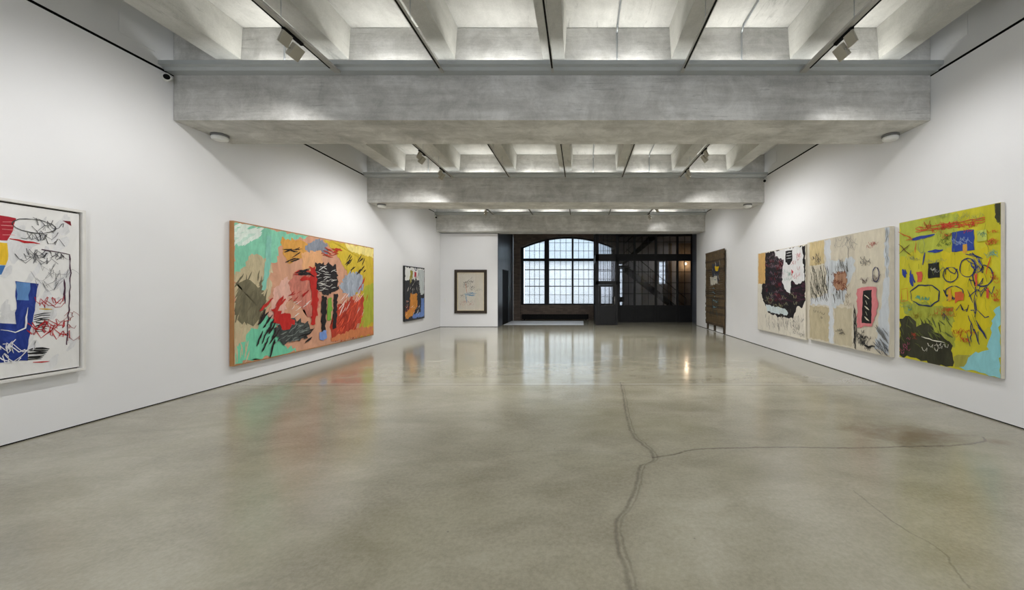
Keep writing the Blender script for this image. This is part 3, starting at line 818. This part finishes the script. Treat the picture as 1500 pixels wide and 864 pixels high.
c.poly((168,36,50), [(-60,305),(23,320),(19,338),(10,352),(-60,348)], .006)
c.poly((228,186,48), [(-60,352),(10,356),(12,372),(8,388),(-60,386)], .006)
c.poly((60,110,170), [(-60,388),(8,389),(2,402),(-60,402)], .006)
for y in (324, 330, 336, 343): c.line((225,150,150), [(2,y),(21,y+1)], .006)
c.poly((110,18,34), [(91,323),(103,324),(104,331)], .002)
for k in range(9): c.line((24,24,24), [(48+k*.5, 461+k*3.2), (74-k*.8, 458+k*3.3)], .022, .01)
for k in range(7): c.line((24,24,24), [(40, 512+k*2.6), (72-k*2, 511+k*2.4)], .028, .012)
c.line((214,172,50), [(56,452),(76,453)], .02)
c.line((178,34,40), [(48,531),(72,529)], .02); c.line((178,34,40), [(14,350),(58,357)], .03, .01)
c.line((70,40,60), [(60,366),(101,372),(103,400),(101,440),(97,505)], .010)
c.line((70,40,60), [(93,408),(95,445)], .016)
c.squiggle((178,40,46), 56, 434, 84, 448, 5, .12, .010); c.squiggle((178,40,46), 48, 474, 92, 494, 9, .14, .014)
c.squiggle((60,60,66), 24, 362, 92, 384, 14, .10, .008); c.squiggle((70,70,74), 36, 324, 88, 356, 10, .12, .008)
c.oval((60,60,60), 50, 331, .16, .07, .008); c.squiggle((226,226,230), 2, 505, 36, 525, 6, .16, .014)
c.line((226,226,226), [(0,482),(22,486),(36,480),(40,450)], .012); c.squiggle((120,120,124), 60, 390, 92, 430, 8, .15, .005)
c.squiggle((150,60,60), 96, 455, 108, 500, 4, .08, .008)
c.build('painted_surface', r)

# --- 2: large colourful canvas with oak edge
r, cx_ = wall_painting(XL, 1, 6.27, 10.52, .30, 2.695, .075, 'large colourful abstract canvas in mint, peach and yellow on the left wall', M['wood_edge'])
c = Canvas('x', cx_, (6.29, .32), (10.50, 2.675), 7)
c.poly((206,154,126), [c.lo, (c.hi[0], c.lo[1]), c.hi, (c.lo[0], c.hi[1])], 0, True, var=.2, sc=2.5)
c.poly((196,182,148), [(338,370),(372,362),(398,372),(396,430),(388,490),(338,510)], .05, var=.2)
c.poly((132,202,172), [(338,325),(452,343),(430,352),(408,362),(404,385),(382,376),(368,372),(352,398),(338,404)], .04, var=.16)
c.poly((196,222,208), [(342,332),(362,334),(380,344),(372,352),(350,360),(342,350)], .03)
c.brush((220,232,222), 344, 330, 380, 356, 18, .05, .5, .5)
c.poly((118,112,88), [(345,415),(360,408),(384,420),(390,440),(383,470),(362,478),(345,462)], .06, var=.3)
c.brush((108,102,80), 345, 400, 390, 475, 30, .04, 1.1, .35)
c.poly((118,202,166), [(345,534),(342,512),(362,490),(384,470),(398,448),(404,470),(416,505),(436,517)], .05, var=.14)
c.poly((134,196,178), [(390,345),(398,347),(396,390),(388,425),(383,425),(388,385)], .02)
c.brush((204,184,150), 342, 490, 362, 530, 16, .03, 1.5, .4)
c.poly((214,156,72), [(412,348),(440,352),(452,360),(446,376),(424,386),(414,372)], .04)
c.poly((132,138,150), [(446,360),(462,350),(478,356),(480,372),(462,366),(450,374)], .05, var=.3)
c.poly((224,168,120), [(442,370),(470,366),(474,395),(444,400)], .03)
c.poly((204,176,52), [(474,350),(547,360),(547,491),(524,494),(530,452),(518,420),(506,395),(492,370)], .05, var=.16)
c.poly((232,214,132), [(505,356),(547,362),(547,378),(528,372),(510,366)], .03)
c.poly((172,178,60), [(534,420),(547,415),(547,470),(526,488),(528,455)], .03)
c.poly((160,168,180), [(496,418),(512,398),(530,402),(532,424),(510,436)], .05, var=.3)
c.poly((196,120,104), [(430,400),(468,398),(470,440),(456,470),(430,440),(418,420)], .06, var=.3)
c.poly((224,176,160), [(400,425),(420,405),(428,430),(410,470),(392,470)], .05)
c.poly((184,64,44), [(492,450),(512,438),(534,434),(532,456),(520,490),(486,498),(484,478)], .06, var=.35)
c.brush((222,90,58), 494, 436, 532, 488, 40, .025, .9, .5)
c.brush((232,200,190), 500, 430, 534, 460, 14, .03, .9, .4)
c.brush((158,40,30), 488, 460, 520, 496, 20, .03, .8, .4)
c.poly((208,128,82), [(484,494),(526,480),(546,478),(546,489),(520,494),(484,500)], .03)
# generic stacked strokes and patches
c.poly((38,32,34), [(462,384),(492,388),(496,424),(478,432),(460,424)], .05, var=.4)
c.brush((214,212,206), 464, 390, 492, 426, 26, .020, .1, .28, .012)
c.poly((186,40,34), [(452,392),(461,390),(466,440),(462,474),(455,474),(456,430)], .04)
c.brush((188,44,36), 436, 396, 462, 412, 12, .05, .1, .3); c.brush((32,28,30), 440, 396, 464, 402, 7, .04, .05, .4)
c.poly((34,30,32), [(470,434),(478,434),(476,486),(470,490)], .03, var=.4); c.poly((36,30,32), [(488,430),(494,430),(492,480),(487,482)], .03, var=.4)
c.poly((120,166,64), [(479,438),(486,437),(485,468),(479,470)], .03); c.poly((120,150,208), [(468,486),(478,484),(477,496),(468,498)], .03)
c.brush((34,28,28), 418, 362, 446, 384, 10, .035, .2, .3); c.brush((40,30,28), 508, 376, 534, 404, 12, .035, .7, .35)
c.brush((178,54,32), 472, 364, 498, 376, 16, .03, .1, .3); c.brush((196,48,34), 526, 410, 538, 436, 5, .05, 1.2, .3)
c.poly((66,70,68), [(402,480),(420,468),(448,470),(452,488),(430,502),(406,500)], .07, var=.45)
c.brush((132,140,134), 406, 472, 448, 500, 26, .018, .3, .3)
c.poly((190,40,36), [(396,452),(416,458),(432,470),(418,482),(400,474)], .05)
c.brush((40,30,30), 378, 456, 404, 512, 14, .05, 1.0, .4); c.brush((186,46,40), 388, 440, 412, 466, 6, .06, .9, .4)
c.brush((176,36,34), 424, 424, 450, 440, 7, .03, .4, .25); c.brush((228,228,224), 428, 440, 452, 462, 10, .016, .5, .2); c.brush((36,30,30), 440, 476, 456, 500, 7, .04, .4, .25)
c.build('painted_surface', r)

# --- 3: tall narrow canvas, black edge
r, cx_ = wall_painting(XL, 1, 12.4, 13.98, .50, 2.325, .06, 'narrow dark canvas with ochre and light blue areas, nearest the left corner', M['black_edge'])
c = Canvas('x', cx_, (12.43, .53), (13.95, 2.295), 11)
c.poly((40,42,48), [c.lo, (c.hi[0], c.lo[1]), c.hi, (c.lo[0], c.hi[1])], 0, True, var=.3)
c.poly((222,222,218), [(590,387),(622,392),(622,412),(612,410),(600,409),(592,410)], .04)
c.poly((190,196,196), [(612,396),(622,396),(622,430),(616,432)], .04)
c.poly((200,132,52), [(601,430),(611,430),(611,450),(604,462),(594,468),(592,460),(600,450)], .04, var=.3)
c.poly((104,134,196), [(617,436),(622,436),(622,463),(604,466),(606,460),(616,457)], .03)
c.poly((148,140,52), [(601,396),(605,397),(603,412),(600,418)], .03)
c.poly((176,40,52), [(607,398),(610,399),(610,406),(607,406)], .01)
c.brush((210,206,196), 594, 404, 614, 430, 26, .03, 1.1, .2); c.brush((30,26,26), 600, 402, 614, 428, 18, .04, 1.2, .3)
c.brush((226,170,150), 594, 440, 602, 462, 14, .03, .5, .15); c.brush((210,70,50), 592, 446, 612, 460, 10, .04, .4, .14)
c.brush((230,230,230), 602, 446, 614, 462, 10, .03, .6, .2); c.oval((60,60,110), 609, 393, .10, .07, .03)
c.build('painted_surface', r)

# --- 4: framed drawing on the end wall
fx0, fx1, fz0, fz1 = xy(665.5, YP-.05), xy(713, YP-.05), zy(459, YP-.05), zy(395, YP-.05)
r = empty('framed_drawing', ((fx0+fx1)/2, YP-.002, fz0)); tag(r, 'cream drawing in a wide dark frame on the white end wall', 'picture')
hw_ = (fx1-fx0)/2; hh = fz1-fz0; fw = .115
f = MB(); f.box(-hw_, -hw_+fw, -.05, 0, 0, hh, 0, .006); f.box(hw_-fw, hw_, -.05, 0, 0, hh, 0, .006); f.box(-hw_+fw, hw_-fw, -.05, 0, 0, fw, 0, .006); f.box(-hw_+fw, hw_-fw, -.05, 0, hh-fw, hh, 0, .006)
f.build('frame', M['dark_frame'], r)
g = MB(); e_ = .02
for a in ((-hw_+fw, -hw_+fw+e_, fw, hh-fw), (hw_-fw-e_, hw_-fw, fw, hh-fw), (-hw_+fw+e_, hw_-fw-e_, fw, fw+e_), (-hw_+fw+e_, hw_-fw-e_, hh-fw-e_, hh-fw)):
    g.box(a[0], a[1], -.04, -.012, a[2], a[3])
g.build('inner_fillet', plain('cream_fillet', srgb(222,208,176), .6), r)
MB().box(-hw_+fw+e_, hw_-fw-e_, -.012, -.002, fw+e_, hh-fw-e_).build('backing_board', M['canvas_edge'], r)
c = Canvas('y', YP-.0145, (fx0+fw+e_, fz0+fw+e_), (fx1-fw-e_, fz1-fw-e_), 13)
c.poly((214,208,194), [c.lo, (c.hi[0], c.lo[1]), c.hi, (c.lo[0], c.hi[1])], 0, True, var=.05)
c.squiggle((54,50,48), 681, 410, 692, 424, 16, .12, .014); c.brush((60,56,54), 679, 406, 692, 422, 10, .012, .8, .12)
c.line((190,110,70), [(682,414),(684,430)], .02); c.brush((90,142,178), 681, 429, 697, 433, 9, .03, .15, .30); c.line((96,150,184), [(682,430),(684,444)], .03)
c.brush((34,34,44), 675, 431, 682, 435, 5, .02, .3, .14); c.squiggle((176,70,60), 674, 438, 692, 450, 8, .14, .008); c.squiggle((90,90,100), 690, 412, 704, 448, 9, .16, .006)
c.build('drawn_surface', r)
MB().box(-hw_+fw, hw_-fw, -.036, -.033, fw, hh-fw).build('picture_glass', M['glass_frame'], r)

# --- 5: timber slat piece on the right wall
y0, y1, z0, z1 = 13.02, 15.0, .23, 2.95
r = empty('wooden_panel', (XR-.001, (y0+y1)/2, .03)); tag(r, 'tall brown panel of horizontal timber slats with three short legs', 'wall panel')
rnd = random.Random(5); hl = (y1-y0)/2
M['old_wood'] = plain('weathered_brown_timber', srgb(84,68,44), .75, 0, .35, 7)
M['old_wood2'] = plain('weathered_dark_timber', srgb(62,50,34), .75, 0, .35, 7)
for k, q in enumerate((-hl+.08, .02, hl-.2)):
    MB().box(-.05, -.004, q, q+.12, 0, z1-.06-.03, 0, .006).build('post', M['old_wood2'], r)
s_ = MB(); zz = z0-.03; ns = 34; st = (z1-z0)/ns
for k in range(ns):
    a = rnd.uniform(0, .07); b_ = rnd.uniform(0, .07); zz0 = z0-.03+st*k
    s_.box(-.078-rnd.uniform(0, .008), -.052, -hl+a, hl-b_, zz0+.002, zz0+st-.002, rnd.choice((0, 0, 1)), .003)
s_.build('slats', [M['old_wood'], M['old_wood2']], r)
c = Canvas('x', XR-.088, (y0+.05, z0+.05), (y1-.05, z1-.1), 17)
c.poly((52,54,64), [(1043,386),(1053,384),(1053,412),(1044,414)], .05, var=.4); c.build('dark_paint_patch', r)
c = Canvas('x', XR-.0885, (y0+.05, z0+.05), (y1-.05, z1-.1), 18); c.brush((196,190,176), 1042, 384, 1054, 420, 18, .035, .9, .25); c.build('white_paint_marks', r)
c = Canvas('x', XR-.0900, (y0+.05, z0+.05), (y1-.05, z1-.1), 21); c.poly((196,192,178), [(1040,406),(1050,404),(1051,415),(1041,418)], .04); c.build('cream_paint_patch', r)
c = Canvas('x', XR-.0910, (y0+.05, z0+.05), (y1-.05, z1-.1), 19); c.poly((216,180,40), [(1047,390),(1053,390),(1052,397),(1048,397)], .02); c.build('yellow_paint_mark', r)
c = Canvas('x', XR-.0915, (y0+.05, z0+.05), (y1-.05, z1-.1), 20); c.brush((70,110,130), 1041, 402, 1053, 420, 10, .03, .3, .2); c.brush((116,158,170), 1043, 420, 1050, 452, 14, .04, .1, .2); c.brush((52,64,60), 1041, 440, 1052, 462, 16, .05, 1.3, .3); c.build('blue_paint_marks', r)

# --- 6: black and cream canvas
r, cx_ = wall_painting(XR, -1, 8.33, 10.6, .455, 2.545, .06, 'cream canvas covered by a ragged black mass, left of the beige canvas', M['canvas_edge'])
c = Canvas('x', cx_, (8.34, .465), (10.59, 2.535), 19)
c.poly((222,216,202), [c.lo, (c.hi[0], c.lo[1]), c.hi, (c.lo[0], c.hi[1])], 0, True, var=.07)
c.poly((28,24,28), [(1121,366),(1181,356),(1181,440),(1176,450),(1168,448),(1162,466),(1140,464),(1126,458),(1120,444),(1115,430),(1118,400)], .035, var=.5, sc=5)
c.poly((206,166,104), [(1111,370),(1121,368),(1121,415),(1111,416)], .015)
c.brush((60,26,44), 1122, 400, 1178, 445, 60, .05, .2, .3); c.brush((40,44,56), 1122, 370, 1150, 440, 40, .03, .1, .3)
c.poly((222,222,222), [(1134,366),(1150,362),(1176,360),(1178,412),(1168,416),(1160,410),(1158,430),(1150,424),(1146,412),(1148,380),(1136,376)], .03, var=.06)
c.poly((24,24,26), [(1151,368),(1161,366),(1161,382),(1156,388),(1151,384)], .012)
for k in range(3): c.line((222,222,222), [(1152,371+k*4),(1160,369.5+k*4)], .012)
c.poly((202,214,216), [(1122,446),(1150,452),(1155,458),(1152,462),(1124,456)], .02)
c.squiggle((196,70,70), 1162, 370, 1176, 408, 12, .14, .010); c.squiggle((90,160,140), 1148, 396, 1160, 410, 8, .12, .010)
c.squiggle((176,150,160), 1122, 372, 1148, 440, 60, .10, .008); c.squiggle((150,40,50), 1122, 380, 1148, 440, 30, .12, .010)
c.squiggle((200,196,150), 1124, 430, 1176, 452, 18, .12, .010); c.poly((210,70,80), [(1160,394),(1163,398),(1160,404)], .01)
c.brush((60,58,60), 1122, 462, 1176, 480, 42, .010, 1.4, .2); c.squiggle((70,66,66), 1160, 466, 1178, 492, 12, .10, .009); c.brush((120,110,96), 1114, 450, 1180, 494, 40, .006, 1.4, .16)
c.build('painted_surface', r)

# --- 7: beige panels canvas
r, cx_ = wall_painting(XR, -1, 6.03, 8.24, .495, 2.565, .08, 'beige canvas of pale panels with a pink and black block, centre of three', M['canvas_edge'])
c = Canvas('x', cx_, (6.045, .505), (8.23, 2.555), 23)
c.poly((206,198,180), [c.lo, (c.hi[0], c.lo[1]), c.hi, (c.lo[0], c.hi[1])], 0, True, var=.1)
c.poly((204,184,138), [(1186,354),(1207,350),(1207,386),(1186,390)], .015)
c.poly((188,176,146), [(1186,448),(1215,450),(1215,500),(1186,495)], .02, var=.12); c.poly((192,182,156), [(1222,450),(1248,452),(1248,508),(1222,503)], .02, var=.1)
c.poly((212,204,184), [(1250,336),(1296,330),(1296,400),(1256,410)], .02, var=.08)
c.poly((204,208,212), [(1207,350),(1216,348),(1218,400),(1220,448),(1222,503),(1215,502),(1214,448),(1187,446),(1187,438),(1212,430)], .03, var=.08)
c.poly((200,206,212), [(1296,328),(1304,327),(1304,520),(1282,512),(1286,470),(1292,440),(1296,400)], .03, var=.12)
c.poly((196,202,206), [(1214,392),(1222,380),(1252,380),(1252,400),(1240,420),(1236,446),(1218,448)], .06, var=.15)
for _ in range(5): c.brush((92,92,80), 1188, 395, 1214, 436, 12, .012, 1.4, .35)
c.brush((70,70,66), 1188, 392, 1214, 436, 26, .016, 1.3, .22); c.brush((110,108,100), 1224, 384, 1242, 398, 18, .014, 1.2, .2); c.brush((90,84,76), 1222, 420, 1236, 440, 16, .014, 1.3, .2)
c.poly((168,128,102), [(1222,400),(1240,398),(1241,422),(1228,426),(1222,418)], .03, var=.3); c.squiggle((112,52,32), 1221, 398, 1240, 424, 26, .10, .012)
c.poly((214,128,132), [(1256,423),(1284,420),(1287,450),(1278,478),(1256,480)], .02, var=.1)
c.poly((26,26,26), [(1265,426),(1278,424),(1277,474),(1263,473)], .008)
for k in range(5): c.line((222,214,190), [(1267+ (k%2)*2, 432+k*8), (1274-(k%2)*3, 438+k*8)], .035)
c.brush((40,40,40), 1252, 450, 1254, 505, 9, .022, 1.55, .5); c.squiggle((40,40,40), 1257, 482, 1278, 512, 24, .10, .014); c.brush((30,30,30), 1270, 506, 1280, 508, 4, .04, -.1, .16)
c.squiggle((70,70,80), 1190, 372, 1204, 386, 8, .10, .014); c.squiggle((120,120,124), 1220, 346, 1248, 372, 8, .18, .008); c.line((90,90,90), [(1244,362),(1243,380)], .012)
c.squiggle((170,60,56), 1274, 354, 1284, 362, 5, .09, .010); c.squiggle((50,50,60), 1259, 378, 1274, 390, 6, .10, .010); c.oval((50,50,90), 1284, 402, .07, .12, .018)
c.squiggle((90,70,70), 1258, 404, 1294, 416, 10, .10, .009); c.squiggle((60,60,60), 1194, 452, 1206, 466, 4, .08, .010); c.squiggle((40,40,50), 1228, 480, 1236, 496, 5, .07, .014)
c.squiggle((140,120,100), 1236, 430, 1248, 450, 8, .10, .007); c.brush((110,112,112), 1284, 475, 1300, 515, 26, .022, .9, .25); c.brush((70,74,84), 1296, 506, 1304, 520, 8, .03, .5, .14)
c.brush((130,140,140), 1298, 340, 1302, 400, 8, .02, 1.5, .2)
c.build('painted_surface', r)

# --- 8: yellow-green canvas
r, cx_ = wall_painting(XR, -1, 4.46, 5.89, .525, 2.59, .055, 'bright yellow-green canvas with blue block and dark corner, nearest on the right wall', M['canvas_edge'])
c = Canvas('x', cx_, (4.465, .53), (5.885, 2.585), 29)
c.poly((196,188,44), [c.lo, (c.hi[0], c.lo[1]), c.hi, (c.lo[0], c.hi[1])], 0, True, var=.14, sc=3)
c.poly((176,184,66), [(1315,322),(1400,308),(1410,360),(1370,372),(1340,366),(1315,380)], .04, var=.14); c.poly((206,190,32), [(1380,370),(1450,360),(1452,480),(1400,500),(1384,470)], .04, var=.1)
c.poly((160,166,60), [(1315,440),(1396,448),(1398,510),(1340,480)], .04, var=.25)
c.poly((54,54,38), [(1315,466),(1334,464),(1342,478),(1356,474),(1366,480),(1396,506),(1397,538),(1360,532),(1315,520)], .03, var=.45, sc=4)
c.brush((60,64,36), 1330, 470, 1380, 490, 26, .03, 1.3, .14); c.brush((92,100,50), 1320, 470, 1392, 510, 26, .03, .8, .16)
c.poly((140,200,206), [(1460,450),(1470,448),(1470,556),(1416,542),(1400,536),(1412,528),(1430,516),(1448,512),(1452,480)], .025, var=.1)
c.poly((164,160,66), [(1398,522),(1424,520),(1412,536),(1400,538)], .02)
c.poly((50,52,34), [(1458,298),(1470,295),(1470,322),(1462,326),(1458,314)], .02); c.brush((60,62,40), 1456, 298, 1470, 326, 14, .02, 1.3, .10)
c.poly((44,68,148), [(1395,340),(1427,336),(1428,366),(1395,369)], .006, var=.12); c.poly((210,160,60), [(1411,358),(1417,357),(1417,370),(1411,371)], .006)
for k in range(2): c.squiggle((150,170,200), 1399, 349, 1424, 356, 5, .08, .007)
c.poly((26,28,26), [(1360,386),(1376,384),(1377,406),(1360,408)], .006)
c.squiggle((190,190,180), 1363, 390, 1374, 402, 5, .05, .007)
c.brush((40,60,140), 1324, 398, 1340, 414, 6, .07, 1.4, .16); c.poly((214,92,72), [(1343,398),(1351,397),(1351,412),(1344,413)], .02)
c.line((40,60,140), [(1335,351),(1370,343)], .045); c.line((40,60,140), [(1360,369),(1382,366)], .045); c.line((40,60,140), [(1356,370),(1352,388)], .035)
c.line((30,46,90), [(1336,440),(1334,426),(1346,418),(1366,418),(1377,426),(1376,440),(1364,448),(1346,446),(1336,440)], .018)
c.squiggle((80,170,150), 1340, 430, 1372, 440, 7, .07, .012)
# loose loops and strokes in blue
c.oval((34,44,96), 1393, 402, .10, .10, .014); c.oval((34,44,96), 1398, 428, .12, .08, .012); c.oval((34,44,96), 1418, 392, .10, .12, .014); c.oval((34,44,96), 1440, 404, .12, .13, .014)
c.brush((40,66,150), 1424, 378, 1440, 396, 10, .022, 1.2, .12); c.brush((36,46,100), 1420, 368, 1450, 392, 6, .012, .7, .22)
c.brush((34,44,94), 1420, 420, 1448, 500, 12, .013, 1.3, .28); c.squiggle((34,44,94), 1384, 390, 1446, 470, 12, .14, .018)
c.poly((204,80,60), [(1428,402),(1433,400),(1433,416),(1429,420)], .012); c.poly((206,96,50), [(1399,428),(1410,426),(1412,440),(1400,444)], .02); c.poly((204,80,60), [(1446,424),(1449,420),(1449,438),(1446,436)], .01)
c.poly((210,150,50), [(1390,424),(1394,422),(1395,440),(1390,442)], .01)
for k in range(3): c.line((200,66,40), [(1342,334-k*3+6),(1400,324-k*3+8),(1444,318-k*3+6)], .010, .014)
c.squiggle((196,60,40), 1342, 326, 1436, 338, 22, .10, .012); c.squiggle((130,140,90), 1340, 314, 1440, 322, 14, .10, .006)
c.squiggle((90,110,40), 1376, 344, 1392, 366, 14, .07, .010); c.squiggle((196,80,40), 1378, 338, 1392, 350, 6, .06, .008)
c.poly((186,196,90), [(1432,338),(1446,336),(1447,352),(1433,354)], .005); c.squiggle((70,120,110), 1434, 340, 1445, 350, 6, .05, .008)
c.squiggle((196,80,40), 1448, 334, 1462, 358, 12, .06, .008); c.squiggle((80,150,150), 1448, 362, 1464, 376, 6, .07, .008)
c.squiggle((200,70,40), 1454, 390, 1466, 440, 16, .05, .008); c.line((200,70,40), [(1452,376),(1446,402)], .02)
c.line((90,60,30), [(1318,358),(1336,374)], .014); c.line((90,60,30), [(1334,358),(1318,372)], .014); c.line((196,70,40), [(1343,352),(1342,370)], .016); c.oval((150,160,90), 1351, 360, .05, .10, .012)
c.line((200,110,40), [(1322,424),(1330,422),(1331,440),(1322,442),(1322,424)], .012)
c.squiggle((90,150,130), 1322, 446, 1336, 458, 7, .06, .008); c.squiggle((150,120,30), 1338, 452, 1398, 466, 18, .08, .007); c.squiggle((200,70,40), 1372, 452, 1400, 462, 10, .08, .008)
c.squiggle((190,60,36), 1400, 482, 1424, 498, 10, .08, .010); c.squiggle((90,110,120), 1322, 376, 1392, 384, 10, .08, .006)
c.line((222,220,200), [(1352,493),(1368,498),(1386,502)], .014); c.squiggle((214,212,196), 1354, 504, 1388, 512, 7, .08, .011); c.squiggle((170,80,110), 1322, 494, 1334, 516, 9, .06, .010)
c.squiggle((180,60,40), 1338, 488, 1346, 500, 4, .06, .008); c.line((190,90,30), [(1318,340),(1338,350),(1328,352)], .016)
c.brush((120,130,40), 1316, 330, 1450, 480, 40, .006, 1.5, .18)
c.build('painted_surface', r)

# ------------------------------------------------------------------ LIGHT
w = bpy.data.worlds.new('World'); bpy.context.scene.world = w; w.use_nodes = True
bg = w.node_tree.nodes['Background']; bg.inputs[0].default_value = (.86, .93, 1., 1); bg.inputs[1].default_value = 4.0
def area(name, loc, rot, sx, sy, e, col=(1,1,1)):
    L = bpy.data.lights.new(name, 'AREA'); L.shape = 'RECTANGLE'; L.size = sx; L.size_y = sy; L.energy = e; L.color = col
    o = bpy.data.objects.new(name, L); C.objects.link(o); o.location = loc; o.rotation_euler = rot; return o
pl = bpy.data.lights.new('hall_lamp', 'POINT'); pl.energy = 14; pl.color = (1,.76,.5); pl.shadow_soft_size = .07
o = bpy.data.objects.new('hall_lamp', pl); C.objects.link(o); o.location = (lx, YH-.30, lz)

cam = bpy.data.cameras.new('camera'); co = bpy.data.objects.new('camera', cam); C.objects.link(co)
co.location = (0, 0, H); co.rotation_euler = (PI/2, 0, 0)
cam.sensor_width = 36; cam.lens = F/1500*36; cam.shift_x = -(CX-750)/1500; cam.shift_y = (CY-432)/1500; cam.clip_start = .02
S = bpy.context.scene; S.camera = co
S.view_settings.view_transform = 'Standard'; S.view_settings.look = 'None'; S.view_settings.exposure = 0; S.view_settings.gamma = 1
S.view_settings.use_curve_mapping = False
S.cycles.max_bounces = 10; S.cycles.diffuse_bounces = 6; S.cycles.transparent_max_bounces = 16
S.cycles.sample_clamp_indirect = 6
